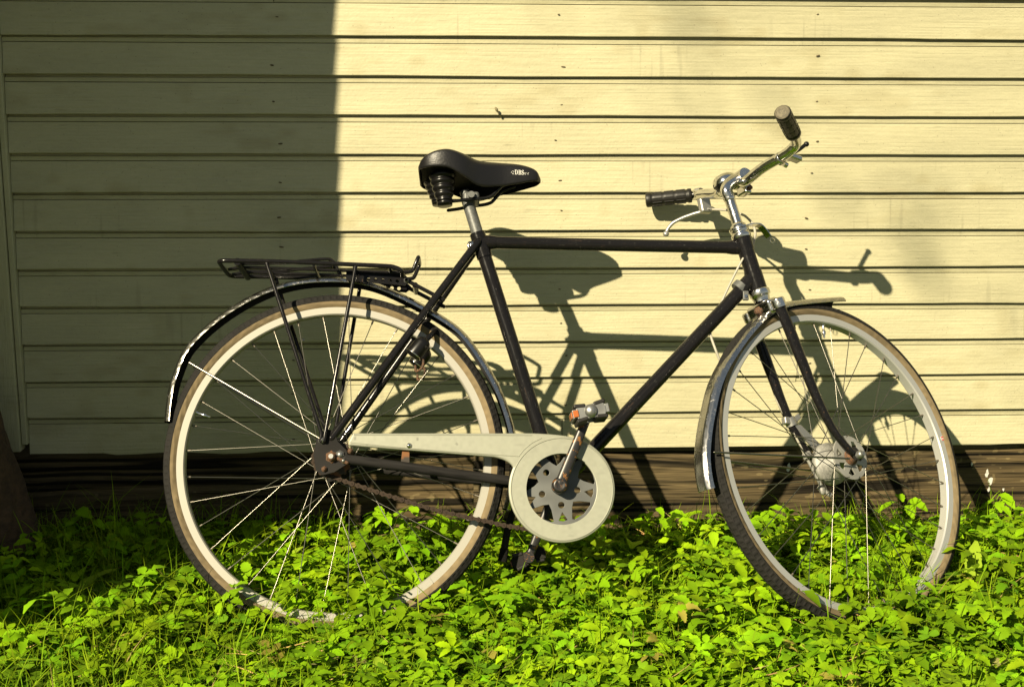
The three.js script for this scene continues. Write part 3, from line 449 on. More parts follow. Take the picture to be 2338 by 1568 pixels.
// handlebar -----------------------------------------------------
{
  const hb = steered(group(bike, 'handlebar'));
  const top = onAxis(axisT(K(1663, 432, 0.0))), clamp = K(1692, 409, 0.0);
  const sb = onAxis(axisT(HT) + 0.02);
  part(hb, 'stem', [rod(sb, top, 0.0112, 0.0112, 22), tube([top.clone().addScaledVector(AXK, -0.02), top.clone().addScaledVector(AXK, 0.0), mid(top, clamp, 0.45).add(V(0, 0.008, 0)), clamp], 0.0132, { n: 24, rad: 20, tension: 0.6 }), rod(V(clamp.x, clamp.y, -0.019), V(clamp.x, clamp.y, 0.019), 0.0185, 0.0185, 28), new RoundedBoxGeometry(0.018, 0.024, 0.03, 3, 0.004).translate(clamp.x + 0.006, clamp.y - 0.024, 0)], M.chrome);
  part(hb, 'clamp_bolt', rod(V(clamp.x + 0.006, clamp.y - 0.027, -0.02), V(clamp.x + 0.006, clamp.y - 0.027, 0.022), 0.0055, 0.0055, 6), M.rust);
  const near = [[1700, 415, 0.02], [1742, 383, 0.08], [1785, 358, 0.13], [1806, 343, 0.155], [1818, 326, 0.175], [1812, 303, 0.2]].map(q => K(q[0], q[1], q[2]));
  const g0 = K(1812, 306, 0.198), g1 = K(1787, 256, 0.252), f1 = K(1476, 457, -0.249), f0 = K(1580, 446, -0.182);
  const far = [[1640, 440, -0.09], [1612, 442, -0.14]].map(q => K(q[0], q[1], q[2]));
  part(hb, 'bar', tube([f0.clone().lerp(f1, 0.5), f0, ...far.reverse(), K(1668, 424, -0.03), clamp, ...near.slice(0, 5), g0, g0.clone().lerp(g1, 0.4)], 0.0111, { n: 130, rad: 18, tension: 0.5 }), M.bar);
  const grip = (a, b) => { const L = a.distanceTo(b), pr = [[0, 0.0125], [0.001, 0.0162], [0.008, 0.0165], [0.010, 0.0150]]; for (let i = 0; i <= 24; i++) { const t = i / 24; pr.push([0.012 + (L - 0.026) * t, 0.0152 + 0.0006 * Math.sin(t * 3.14) - (i % 8 === 0 ? 0.0006 : 0)]); } pr.push([L - 0.012, 0.0152], [L - 0.010, 0.0168], [L - 0.002, 0.0168], [L, 0.0155], [L + 0.0004, 0.0150]); const q = part(hb, 'grip', lathe(a, b, pr, 28), M.grip);
    part(hb, 'grip_end_cap', lathe(a, b, [[L - 0.004, 0.0152], [L + 0.0006, 0.0150], [L + 0.0018, 0.010], [L + 0.002, 0]], 28), M.gripCap);
    const d = b.clone().sub(a).normalize(), e1 = V(0, 0, 1).cross(d).normalize(), e2 = d.clone().cross(e1); const ribs = [];
    for (let k = 0; k < 10; k++) for (let j = 0; j < 3; j++) { const an = k / 10 * 6.283, o = e1.clone().multiplyScalar(Math.cos(an) * 0.0155).addScaledVector(e2, Math.sin(an) * 0.0155); const s0 = a.clone().addScaledVector(d, L * (0.14 + j * 0.26)).add(o), s1 = a.clone().addScaledVector(d, L * (0.14 + j * 0.26 + 0.2)).add(o); ribs.push(rod(s0, s1, 0.0013, 0.0013, 6)); }
    part(hb, 'grip_ribs', ribs, M.grip); };
  grip(g0, g1); grip(f0, f1);
  // bell
  const bc = K(1656, 417, -0.05), bd = V(-0.35, 0.92, -0.05).normalize();
  const bell = part(hb, 'bell', lathe(bc.clone().addScaledVector(bd, -0.002), bc.clone().addScaledVector(bd, 1), [[0, 0.0275], [0.003, 0.0278], [0.009, 0.0265], [0.015, 0.0235], [0.019, 0.0175], [0.0215, 0.009], [0.0222, 0.001]], 32), M.bar);
  part(hb, 'bell_base', lathe(bc.clone().addScaledVector(bd, -0.014), bc, [[0, 0.010], [0.001, 0.023], [0.011, 0.0262], [0.0125, 0.024]], 24), M.blackFlat);
  part(hb, 'bell_bracket', [rod(bc.clone().addScaledVector(bd, -0.02), bc.clone().addScaledVector(bd, -0.01), 0.006, 0.006, 10), lathe(K(1645, 437, -0.068), K(1655, 433, -0.05), [[-0.006, 0.0125], [-0.005, 0.0138], [0.005, 0.0138], [0.006, 0.0125]], 20)], M.chrome);
  // far brake lever
  const m0 = K(1599, 443, -0.165), m1 = K(1609, 468, -0.165);
  const br = part(hb, 'brake_lever', [tube([[1600, 484, -.17], [1585, 488, -.182], [1560, 497, -.2], [1538, 508, -.216], [1526, 521, -.228], [1521, 533, -.234]].map(q => K(...q)), 0.0042, { n: 40 }), new THREE.SphereGeometry(0.0072, 12, 10).translate(...K(1521, 534, -0.234).toArray())], M.alu);
  part(hb, 'lever_body', [new RoundedBoxGeometry(0.03, 0.04, 0.016, 3, 0.005).rotateZ(0.12).translate(m1.x, m1.y, m1.z), lathe(K(1593, 443, -0.175), K(1605, 442, -0.155), [[-0.002, 0.0125], [-0.001, 0.0142], [0.012, 0.0142], [0.013, 0.0125]], 20)], M.alu);
  part(hb, 'cable_adjuster', rod(K(1616, 476, -0.16), K(1630, 478, -0.145), 0.0035, 0.0035, 10), M.steel);
  part(hb, 'brake_cable', tube([K(1628, 478, -0.146), K(1662, 480, -0.11), K(1700, 492, -0.06), K(1720, 512, -0.035), K(1725, 535, -0.03), K(1716, 575, -0.03)], 0.0029, { n: 50, rad: 8 }), M.cable);
  // gear shifter under the near side
  const sc = K(1784, 362, 0.128), sn = K(1792, 355, 0.138);
  const sh = part(hb, 'gear_shifter', [lathe(K(1777, 366, 0.12), sn, [[0, 0.0122], [0.001, 0.0138], [0.009, 0.0138], [0.010, 0.0122]], 20), rod(K(1790, 374, 0.118), K(1797, 378, 0.118), 0.006, 0.006, 10), new RoundedBoxGeometry(0.05, 0.012, 0.02, 3, 0.004).rotateZ(-0.1).translate(...K(1806, 358, 0.13).toArray())], M.chrome);
  part(hb, 'shift_lever', [tube([K(1808, 352, 0.132), K(1826, 341, 0.135), K(1836, 333, 0.138), K(1843, 328, 0.14)], 0.0042, { n: 16, rad: 10 }), new THREE.SphereGeometry(0.0058, 12, 8).translate(...K(1842, 329, 0.14).toArray())], M.blackFlat);
  // lamp bracket clamped at the headset
  const L = [[1688, 519], [1702, 516], [1720, 513], [1734, 515], [1746, 527], [1756, 541]].map(q => K(q[0], q[1], 0.012));
  const lb = sweepPath(L, [[0.0011, 0.008], [0.0011, -0.008], [-0.0011, -0.008], [-0.0011, 0.008]], 40, 1).translate(0, 0, 0.012);
  const e = K(1763, 549, 0.012); const ring = new THREE.Shape(); ring.absarc(0, 0, 0.0125, 0, 6.2832); ring.holes.push(circlePath(0, 0, 0.0048));
  part(hb, 'lamp_bracket', [lb, plate(ring, 0, 0.0028, 0.0005).rotateY(-0.35).translate(e.x, e.y, 0.014), rod(onAxis(axisT(HT) + 0.016), onAxis(axisT(HT) + 0.0195), 0.0212, 0.0212, 26)], M.chrome);
}
// brake and gear cables along the frame ---------------------------
part(bike, 'gear_cable', tube([B(1697, 590, 0.012), B(1680, 622, 0.006), B(1660, 663, -0.004), B(1641, 706, -0.014), B(1630, 738, -0.019), B(1606, 776, -0.019)], 0.0024, { n: 60, rad: 8 }), M.cable);
part(bike, 'front_cable', tube([B(1722, 575, -0.03), B(1716, 640, -0.05), B(1660, 700, -0.04), B(1621, 730, -0.02), B(1623, 765, -0.0), B(1635, 800, 0.01), B(1655, 850, 0.0)], 0.0027, { n: 60, rad: 8 }), M.cable);
// luggage rack ----------------------------------------------------
{
  const rk = group(bike, 'luggage_rack'), W2 = 0.062;
  const n = (x, y, s = W2) => B(x, y, s);
  const A = [[918, 630, .05], [916, 617, W2], [892, 608, W2], [810, 604, W2], [716, 600, W2], [600, 596, W2], [515, 595, W2], [500, 598, .05]].map(q => B(...q));
  const rail = [...A.map(p => p.clone()), ...A.slice().reverse().map(p => V(p.x, p.y, -p.z))];
  part(rk, 'outer_rail', tube(rail, 0.0047, { n: 160, rad: 10, tension: 0.25 }), M.black);
  const yAt = x => { const p = B(x, 600 + (x - 600) * 0.03, W2); return p; };
  for (const s of [0.02, -0.02]) { const a = B(560, 598, W2), b = B(905, 610, W2); part(rk, 'inner_rail', tube([V(a.x - 0.04, a.y - 0.004, s), V(a.x, a.y, s), V(b.x, b.y, s)], 0.0034, { n: 20, rad: 8 }), M.black); }
  for (const x of [606, 716, 808, 890]) { const p = yAt(x); part(rk, 'cross_bar', rod(V(p.x, p.y - 0.001, -W2), V(p.x, p.y - 0.001, W2), 0.0034, 0.0034, 8), M.black); }
  // spring clip
  const c = [[548, 602, .03], [640, 601, .03], [700, 594, .03], [752, 591, .03], [763, 600, .03], [780, 632, .03]].map(q => B(...q)).map((p, i) => V(p.x, Math.max(p.y, A[5].y - 0.03), p.z));
  part(rk, 'spring_clip', [tube(c, 0.0031, { n: 50, rad: 8 }), tube(c.map(p => V(p.x, p.y, -0.03)), 0.0031, { n: 50, rad: 8 }), rod(V(c[3].x, c[3].y, -0.03), V(c[3].x, c[3].y, 0.03), 0.0031, 0.0031, 8), rod(V(c[0].x, c[0].y - 0.004, -W2), V(c[0].x, c[0].y - 0.004, W2), 0.0075, 0.0075, 12)], M.black);
  for (const s of [1, -1]) {
    const e = B(733, 1002, 0.072), sx = s > 0 ? 0 : 0;
    for (const [x, y] of [[608.5, 601], [811.5, 609]]) { const a = B(x, y, W2); part(rk, 'strut', tube([V(a.x, a.y, W2 * s), V(e.x + (x > 700 ? 0.008 : 0), e.y + 0.012, 0.074 * s), V(e.x + (x > 700 ? 0.006 : 0), e.y - 0.004, 0.0735 * s)], 0.0041, { n: 24, rad: 10, tension: 0.1 }), M.black); }
    // perforated stay strip to the seat stays
    const p0 = B(790, 628, 0.03), p1 = B(924, 640, 0.03), dx = p1.x - p0.x, dy = p1.y - p0.y, sh = poly([[p0.x, p0.y + 0.010], [p1.x, p1.y + 0.012], [p1.x + 0.012, p1.y], [p1.x, p1.y - 0.011], [p0.x, p0.y - 0.012]].reverse());
    for (let i = 0; i < 5; i++) { const h = B(841 + i * 16.5, 637.8 + i * 1.1, 0.03); sh.holes.push(circlePath(h.x, h.y, 0.0038)); }
    part(rk, 'stay_strip', plate(sh, 0.03 * s, 0.0025, 0.0004), M.black);
    const q = B(930, 641, 0.03), r = B(1012, 684, 0.03);
    const st = part(rk, 'stay_arm', tube([V(q.x, q.y, 0.03 * s), V(r.x, r.y, 0.03 * s)], 0.0042, { n: 2, rad: 8 }), M.black);
    part(rk, 'stay_bolt', lathe(V(q.x - 0.002, q.y, 0.03 * s), V(q.x - 0.002, q.y, s), [[0, 0.006], [0.005, 0.006], [0.0055, 0.003], [0.009, 0.003]], 6), M.steel);
  }
  const hk = [[912, 622, .0], [930, 621, .0], [940, 619, .0], [945, 612, 0], [955, 587, 0]].map(q => B(q[0], q[1], 0.028));
  part(rk, 'front_hook', tube([V(hk[0].x - 0.02, hk[0].y, 0.028), ...hk.map(p => V(p.x, p.y, 0.028)), ...hk.slice().reverse().map(p => V(p.x, p.y, -0.028)), V(hk[0].x - 0.02, hk[0].y, -0.028)], 0.0042, { n: 100, rad: 10, tension: 0.2 }), M.black);
  const cb = B(626, 627, 0.05);
}
// frame lock on the seat stays -------------------------------------
{
  const lk = group(bike, 'frame_lock');
  for (const s of [1, -1]) {
    const c = B(957, 793, 0.052), d = V(0.62, 0.78, 0).normalize(), a = V(c.x, c.y, 0.052 * s);
    part(lk, 'housing', lathe(a.clone().addScaledVector(d, -0.024), a.clone().addScaledVector(d, 1), [[0, 0.001], [0.001, 0.014], [0.006, 0.0165], [0.034, 0.0165], [0.042, 0.013], [0.047, 0.006], [0.048, 0.001]], 26), M.blackFlat);
    part(lk, 'edge_band', new THREE.TorusGeometry(0.0168, 0.0012, 8, 30).rotateX(Math.PI / 2).applyQuaternion(new THREE.Quaternion().setFromUnitVectors(V(0, 1, 0), d)).translate(a.x - d.x * 0.018, a.y - d.y * 0.018, a.z), M.chrome);
    const l0 = B(950, 815, 0.05), l1 = B(966, 823, 0.05), l2 = B(963, 840, 0.05), l3 = B(950, 848, 0.05), l4 = B(948, 836, 0.05);
    part(lk, 'bracket', tube([l0, l1, l2, l3, l4].map(p => V(p.x, p.y, 0.05 * s)), 0.0026, { n: 40, rad: 8, tension: 0.4 }), M.rust);
  }
  const c = B(957, 793, 0.052), d = V(0.62, 0.78, 0).normalize(), arch = []; for (let i = 0; i <= 12; i++) { const t = Math.PI * i / 12; arch.push(V(c.x + d.x * 0.055 * Math.sin(t), c.y + d.y * 0.055 * Math.sin(t), Math.cos(t) * 0.045)); }
  part(lk, 'shackle', tube(arch, 0.0055, { n: 40, rad: 10 }), M.blackFlat);
}
// chain guard, crankset, chain ----------------------------------------
const GC = B(1282.5, 1116.5, 0.056), GR = (B(1404, 1116, 0.056).x - B(1161, 1116, 0.056).x) / 2, GI = GR * 0.70;
{
  const cg = group(bike, 'chain_guard'), S = 0.056, b = (x, y) => B(x, y, S);
  const sh = new THREE.Shape(), p = [[806, 989.5], [1216, 989.5]].map(q => b(...q));
  const tl = b(796, 1009), bl = b(797, 1018), br = b(1128, 1044), br2 = b(1150, 1047);
  sh.moveTo(p[0].x, p[0].y); sh.lineTo(p[1].x, p[1].y); sh.quadraticCurveTo(GC.x - 0.01, GC.y + GR + 0.0035, GC.x + 0.012, GC.y + GR * 0.996);
  const a1 = 172 * Math.PI / 180 - 2 * Math.PI + 0; sh.absarc(GC.x, GC.y, GR, Math.PI / 2 - 0.1, -Math.PI - 0.42 + 0.0, true);
  sh.quadraticCurveTo(br2.x + 0.012, br2.y - 0.004, br.x, br.y); sh.lineTo(bl.x, bl.y); sh.lineTo(tl.x, tl.y); sh.closePath();
  sh.holes.push(circlePath(GC.x, GC.y, GI));
  part(cg, 'cover', plate(sh, S, 0.012, 0.0035, 48), M.guard);
  const ringBead = (r, t, z) => new THREE.TorusGeometry(r, t, 8, 120).translate(GC.x, GC.y, z);
  part(cg, 'outer_bead', ringBead(GR * 0.955, 0.0011, S + 0.0062), M.guard);
  part(cg, 'inner_lip', [ringBead(GI + 0.002, 0.0028, S + 0.003), lathe(V(GC.x, GC.y, S - 0.022), V(GC.x, GC.y, S + 1), [[0, GI - 0.001], [0.004, GI - 0.003], [0.02, GI + 0.0005], [0.024, GI + 0.001]], 90)], M.guard);
  const bead = pts => tube(pts.map(q => V(b(...q).x, b(...q).y, S + 0.0060)), 0.0009, { n: 40, rad: 6, tension: 0.1 });
  part(cg, 'arm_bead', [bead([[808, 994], [1000, 994], [1214, 994.5]]), bead([[800, 1011], [900, 1021], [1020, 1031], [1184, 1042.5]]), bead([[1184, 1042.5], [1196, 1027], [1214, 1012], [1236, 1001]])], M.guard);
  const s = b(934, 1018); part(cg, 'screw', lathe(V(s.x, s.y, S + 0.004), V(s.x, s.y, 1), [[0, 0.0056], [0.004, 0.0052], [0.006, 0.003], [0.0066, 0.001]], 14), M.chrome);
  const c0 = b(926, 1026), c1 = b(924, 1062); part(cg, 'bracket', plate(poly([[c0.x - 0.007, c0.y], [c0.x + 0.007, c0.y], [c1.x + 0.009, c1.y], [c1.x - 0.009, c1.y]].reverse()), 0.05, 0.002, 0.0003), M.rust);
}
{
  const cs = group(bike, 'crankset'), S = 0.044, C = V(BB.x, BB.y, 0);
  const C2 = B(1277, 1113, 0.05); C.x = (C.x + C2.x) / 2; C.y = (C.y + C2.y) / 2;
  const sh = new THREE.Shape(); const R0 = GI * 1.12; sh.absarc(C.x, C.y, R0, 0, Math.PI * 2);
  for (let i = 0; i < 5; i++) {
    const a = i / 5 * 6.2832 + 0.42, P = (r, d) => [C.x + Math.cos(a + d) * r, C.y + Math.sin(a + d) * r];
    sh.holes.push(poly([P(R0 * 0.50, 0), P(R0 * 0.60, 0.2), P(R0 * 0.84, 0.36), P(R0 * 0.87, 0.3), P(R0 * 0.88, 0), P(R0 * 0.87, -0.3), P(R0 * 0.84, -0.36), P(R0 * 0.60, -0.2)].reverse()));
    const a2 = a + Math.PI / 5, Q = (r, d) => [C.x + Math.cos(a2 + d) * r, C.y + Math.sin(a2 + d) * r];
    sh.holes.push(poly([Q(R0 * 0.62, 0), Q(R0 * 0.82, 0.13), Q(R0 * 0.84, 0), Q(R0 * 0.82, -0.13)].reverse()));
    const h = Q(R0 * 0.45, 0); sh.holes.push(circlePath(h[0], h[1], 0.0062));
  }
  part(cs, 'chainring', plate(sh, S, 0.003, 0.0006, 40), M.dull);
  const e = B(1341, 952, 0.078), arm = (a, b, z0, z1) => { const c = new THREE.CatmullRomCurve3([V(a.x, a.y, z0), V(b.x, b.y, z1)]), d = b.clone().sub(a).setZ(0).normalize(), q = V(-d.y, d.x, 0); return grid(20, 18, (u, v) => { const p = c.getPoint(u), an = v * 6.2832, w = 0.0115 - 0.003 * u, t = 0.0085 - 0.002 * u, ca = Math.cos(an), sa = Math.sin(an), k = Math.pow(Math.pow(Math.abs(ca), 3.4) + Math.pow(Math.abs(sa), 3.4), -1 / 3.4); return [p.x + q.x * ca * k * w, p.y + q.y * ca * k * w, p.z + sa * k * t, u, v]; }); };
  const Cn = V(C.x, C.y, 0);
  part(cs, 'crank_arm', [arm(Cn, e, 0.07, 0.080), lathe(V(C.x, C.y, 0.05), V(C.x, C.y, 1), [[0, 0.016], [0.026, 0.016], [0.029, 0.0125], [0.030, 0.009], [0.0285, 0.008], [0.0285, 0]], 26), rod(V(e.x, e.y, 0.072), V(e.x, e.y, 0.088), 0.0118, 0.0112, 20)], M.crank);
  const e2 = V(2 * C.x - e.x, 2 * C.y - e.y, 0);
  part(cs, 'crank_arm', [arm(Cn, e2, -0.07, -0.080), lathe(V(C.x, C.y, -0.05), V(C.x, C.y, -1), [[0, 0.016], [0.026, 0.016], [0.029, 0.0125], [0.030, 0.001]], 22), rod(V(e2.x, e2.y, -0.088), V(e2.x, e2.y, -0.072), 0.0118, 0.0112, 20)], M.crank);
  part(cs, 'axle', rod(V(C.x, C.y, -0.08), V(C.x, C.y, 0.078), 0.008, 0.008, 14), M.grease);
  const pedal = (c, sg, rot) => {
    const p = group(bike, 'pedal'); p.position.set(c.x, c.y, 0.088 * sg); p.rotation.set(0, 0, rot); p.scale.setScalar(0.88);
    const z = t => t * sg;
    const pl = [[-0.04, 0.012], [-0.02, 0.015], [0.02, 0.0165], [0.038, 0.014], [0.042, 0.006], [0.042, -0.006], [0.038, -0.014], [0.02, -0.0165], [-0.02, -0.015], [-0.04, -0.012]];
    const spindle = rod(V(0, 0, z(-0.008)), V(0, 0, z(0.086)), 0.006, 0.006, 14);
    const m = (name, g, mat) => part(p, name, g, mat);
    const body = [spindle, rod(V(0, 0, z(0.004)), V(0, 0, z(0.08)), 0.0098, 0.0098, 18), plate(poly(pl), z(0.008), 0.0025, 0.0006), plate(poly(pl.map(([x, y]) => [x * 0.78, y * 0.95])), z(0.08), 0.003, 0.0008),
      lathe(V(0, 0, z(0.078)), V(0, 0, z(1)), [[0, 0.0145], [0.005, 0.0145], [0.010, 0.0115], [0.013, 0.006], [0.0138, 0.0005]], 24),
      ...[1, -1].map(q => new RoundedBoxGeometry(0.01, 0.020, 0.072, 2, 0.002).translate(q * 0.036, 0, z(0.044)))];
    m(sg > 0 ? 'body' : 'body', body, sg > 0 ? M.steel : M.grease);
    for (const q of [1, -1]) { m('tread_block', [new RoundedBoxGeometry(0.026, 0.009, 0.078, 2, 0.003).rotateZ(q * 0.12).translate(q * 0.022, 0.0155, z(0.044)), new RoundedBoxGeometry(0.026, 0.009, 0.078, 2, 0.003).rotateZ(-q * 0.12).translate(q * 0.022, -0.0155, z(0.044))], M.grip); m('reflector', [new RoundedBoxGeometry(0.003, 0.013, 0.05, 2, 0.001).translate(q * 0.042, 0, z(0.044)), ...(q < 0 ? [new RoundedBoxGeometry(0.012, 0.015, 0.003, 2, 0.001).translate(-0.034, 0, z(0.0828))] : [])], M.orange); }
  };
  const pc = B(1378, 925, 0.17); const off = V(pc.x - e.x, pc.y - e.y, 0);
  pedal(e, 1, 0.2); pedal(e2, -1, 0.35);
}
{
  const ch = group(bike, 'chain'), S = 0.042;
  const px = [[745, 1010], [728, 1018], [719, 1032], [715.5, 1048], [719, 1064], [728, 1076], [745, 1084], [759, 1089], [790, 1100], [830, 1113], [872, 1127], [914, 1140], [986, 1162], [1058, 1178.7], [1113, 1190.7], [1154, 1200], [1190, 1206], [1225, 1212], [1255, 1213]];
  const c = new THREE.CatmullRomCurve3(px.map(q => B(q[0], q[1], S)), false, 'centripetal'), L = c.getLength(), n = Math.floor(L / 0.0127);
  const mk = (wdt, z) => { const s = new THREE.Shape(); s.absarc(0, 0, wdt, Math.PI / 2, Math.PI * 1.5); s.quadraticCurveTo(0.00635, -wdt * 0.2, 0.0127, -wdt); s.absarc(0.0127, 0, wdt, -Math.PI / 2, Math.PI / 2); s.quadraticCurveTo(0.00635, wdt * 0.2, 0, wdt); return [1, -1].map(k => plate(s, z * k, 0.0012, 0, 6)); };
  const pin = z => [rod(V(0, 0, -z), V(0, 0, z), 0.0019, 0.0019, 8), rod(V(0.0127, 0, -z), V(0.0127, 0, z), 0.0019, 0.0019, 8)];
  const gO = merged([...mk(0.0052, 0.0038), ...pin(0.0052)]), gI = merged([...mk(0.0050, 0.0024), rod(V(0, 0, -0.0024), V(0, 0, 0.0024), 0.0038, 0.0038, 8)]);
  for (let i = 0; i < n; i++) { const a = c.getPointAt(i / n), b = c.getPointAt((i + 1) / n); const l = shade(new THREE.Mesh(i % 2 ? gI : gO, M.chain)); l.name = 'link'; l.position.copy(a); l.rotation.z = Math.atan2(b.y - a.y, b.x - a.x); ch.add(l); }
  // kickstand folded on the far side, its foot in the weeds
  const k0 = B(1185, 1125, -0.05), k1 = B(1160, 1205, -0.06), k2 = B(1149, 1268, -0.065);
  const ks = part(bike, 'kickstand', [tube([k0, k1, k2], 0.0075, { n: 20, rad: 12 })], M.grease);
  part(ks, 'foot', [rod(mid(k1, k2, 0.75), k2.clone().addScaledVector(k2.clone().sub(k1).normalize(), 0.012), 0.0092, 0.0098, 14)], M.rubber);
}

// ------------------------------------------------------------ plants
const G = (px, py, y = 0) => { const [o, d] = ray(px, py); return o.addScaledVector(d, (y - o.y) / d.y); };
function leaflet(L, W, o = {}) { // lies along +x, upper side +y
  const n = o.n ?? 6, fold = o.fold ?? 0.25, droop = o.droop ?? 0.3, tooth = o.tooth ?? 0.12, pw = o.pw ?? 0.95, P = [], I = [], T = [];
  for (let i = 0; i <= n; i++) {
    const t = i / n, w = W * Math.pow(Math.sin(Math.PI * Math.pow(t * 0.94 + 0.03, pw)), 0.7) * (i % 2 && i < n ? 1 - tooth : 1), y = -droop * L * t * t + (o.rise ?? 0.12) * L * t;
    for (const k of [-1, 0, 1]) { P.push(L * t - (k ? tooth * 0.3 * L / n * (i % 2) : 0), y + Math.abs(k) * fold * w + (k ? (o.wave ?? 0.06) * w * Math.sin(t * 9 + k) : 0), k * w); T.push(t, k * 0.5 + 0.5); }
  }
  for (let i = 0; i < n; i++) for (const k of [0, 1]) { const a = i * 3 + k, b = a + 1, c = a + 3, d = c + 1; I.push(a, b, c, b, d, c); }
  const g = new THREE.BufferGeometry(); g.setAttribute('position', new THREE.Float32BufferAttribute(P, 3)); g.setAttribute('uv', new THREE.Float32BufferAttribute(T, 2)); g.setIndex(I); g.computeVertexNormals(); return g;
}
const stalk = (pts, r = 0.0008) => new THREE.TubeGeometry(new THREE.CatmullRomCurve3(pts), 4, r, 3, false);
const RV = rng(2024);
function compound(kind) {
  const gs = [], h = 1, j = () => RV() - 0.5;
  if (kind === 'three' || kind === 'five') { // ground elder: stalked leaf of three or five toothed leaflets, unit: metres, height 6 cm
    const H = 0.055; gs.push(stalk([V(0, 0, 0), V(0.004, H * 0.5, 0.002), V(0.012, H, 0)]));
    const spec = kind === 'three' ? [[0, 1], [1.25, 0.85], [-1.25, 0.85]] : [[0, 1], [0.75, 0.85], [-0.75, 0.85], [1.75, 0.7], [-1.75, 0.7]];
    for (const [a, s] of spec) gs.push(leaflet(0.0255 * s * (0.9 + RV() * 0.25), 0.0080 * s * (0.85 + RV() * 0.3), { droop: 0.25 + RV() * 0.3, rise: 0.1 + RV() * 0.35, fold: 0.15 + RV() * 0.25, tooth: 0.24, n: 10, wave: 0.12 }).translate(0.004, 0, 0).rotateX(j() * 0.5).rotateY(a + j() * 0.3).translate(0.012, H + j() * 0.006, 0));
  } else if (kind === 'pinnate') { // feathered leaf, arching
    const n = 4, pts = []; for (let i = 0; i <= n; i++) { const t = i / n; pts.push(V(0.055 * t, 0.058 * Math.sin(t * 1.9), 0)); } gs.push(stalk(pts, 0.0007));
    for (let i = 1; i <= n; i++) { const p = pts[i], s = 0.75 + 0.25 * Math.sin(i / n * 3); if (i < n) for (const k of [-1, 1]) gs.push(leaflet(0.022 * s, 0.0075 * s, { droop: 0.3, rise: 0.25, tooth: 0.2, n: 6, fold: 0.2 }).rotateX(j() * 0.5).rotateY(k * (1.1 + j() * 0.3)).translate(p.x, p.y, p.z)); else gs.push(leaflet(0.026, 0.009, { droop: 0.35, tooth: 0.2, n: 6 }).rotateZ(-0.3).translate(p.x, p.y, p.z)); }
  } else if (kind === 'clover') {
    const H = 0.04; gs.push(stalk([V(0, 0, 0), V(0.003, H * 0.5, 0), V(0.006, H, 0)], 0.0006));
    for (let i = 0; i < 3; i++) gs.push(leaflet(0.0165, 0.0082, { pw: 1.25, tooth: 0, n: 6, fold: 0.15, droop: 0.15, rise: 0.2, wave: 0 }).rotateX(j() * 0.3).rotateY(i * 2.094 + j() * 0.3).translate(0.006, H, 0));
  } else if (kind === 'broad') {
    gs.push(stalk([V(0, 0, 0), V(0.006, 0.02, 0), V(0.016, 0.034, 0)], 0.001));
    gs.push(leaflet(0.056, 0.0165, { n: 8, droop: 0.5, rise: 0.5, fold: 0.3, tooth: 0.06, wave: 0.15 }).translate(0.016, 0.034, 0));
  }
  return merged(gs);
}
function blade(L, w, bend, n = 6) {
  const P = [], I = [], T = [];
  for (let i = 0; i <= n; i++) { const t = i / n, x = bend * L * t * t, y = L * t * (1 - 0.35 * bend * t), ww = w * Math.pow(1 - t, 0.6) * (i === n ? 0.1 : 1); P.push(x, y, -ww, x + ww * 0.3, y, ww); T.push(0, t, 1, t); }
  for (let i = 0; i < n; i++) { const a = i * 2; I.push(a, a + 1, a + 2, a + 1, a + 3, a + 2); }
  const g = new THREE.BufferGeometry(); g.setAttribute('position', new THREE.Float32BufferAttribute(P, 3)); g.setAttribute('uv', new THREE.Float32BufferAttribute(T, 2)); g.setIndex(I); g.computeVertexNormals(); return g;
}
const LEAF = { elder: leafMat(0.19, 0.36, 0.004, 0.22), clover: leafMat(0.14, 0.29, 0.006, 0.2), grass: leafMat(0.19, 0.31, 0.007, 0.22), dock: leafMat(0.235, 0.34, 0.02, 0.25), straw: std({ color: rgb(0.42, 0.31, 0.13), roughness: 0.8, side: THREE.DoubleSide }), tree: leafMat(0.08, 0.14, 0.02, 0.3) };
const tmpM = new THREE.Matrix4(), tmpQ = new THREE.Quaternion(), tmpE = new THREE.Euler(), tmpC = new THREE.Color();
function scatter(name, label, category, geo, mat, count, place) {
  const list = []; let guard = count * 6; while (list.length < count && guard-- > 0) { const p = place(); if (p) list.push(p); }
  const m = new THREE.InstancedMesh(geo, mat, list.length);
  list.forEach((p, i) => { tmpE.set(p.rx ?? 0, p.ry ?? 0, p.rz ?? 0, 'YXZ'); tmpM.compose(V(p.x, p.y, p.z), tmpQ.setFromEuler(tmpE), V(p.s, p.sy ?? p.s, p.s)); m.setMatrixAt(i, tmpM); const c = p.c ?? [1, 1, 1]; m.setColorAt(i, tmpC.setRGB(c[0], c[1], c[2])); });
  m.instanceMatrix.needsUpdate = true; return setting(m, name, 'stuff', label, category);
}
const X0 = -1.65, X1 = 1.62, Z1 = 1.18;
const dens = (x, z, s, f = 5) => noise(x * f + 50, z * f + 50, s) * 0.65 + noise(x * f * 3 + 9, z * f * 3, s + 1) * 0.35;
const tint = (x = 0, z = 0) => { const pa = noise(x * 6 + 3, z * 6 + 8, 160), pb = noise(x * 17, z * 17, 161), k = (0.5 + RV() * 0.62) * (0.72 + 0.5 * pa), y = 0.9 + RV() * 0.3 + 0.24 * (pb - 0.5), dead = RV() < 0.01; return dead ? [1.7 * k, 0.8 * k, 12 * k] : [k * y, k, k * (0.7 + RV() * 0.9)]; };
const lean = a => (RV() + RV() - 1) * a;
const inRange = (x, z) => z > 0.0 && x > -1.12 && !(x < -1.0 && z < 0.25 && false);
const low0 = (x, z) => (x > -0.52 && x < -0.24 && z > 0.58 && z < 0.82) || (x > 0.84 && x < 1.04 && z > 0.36 && z < 0.64);
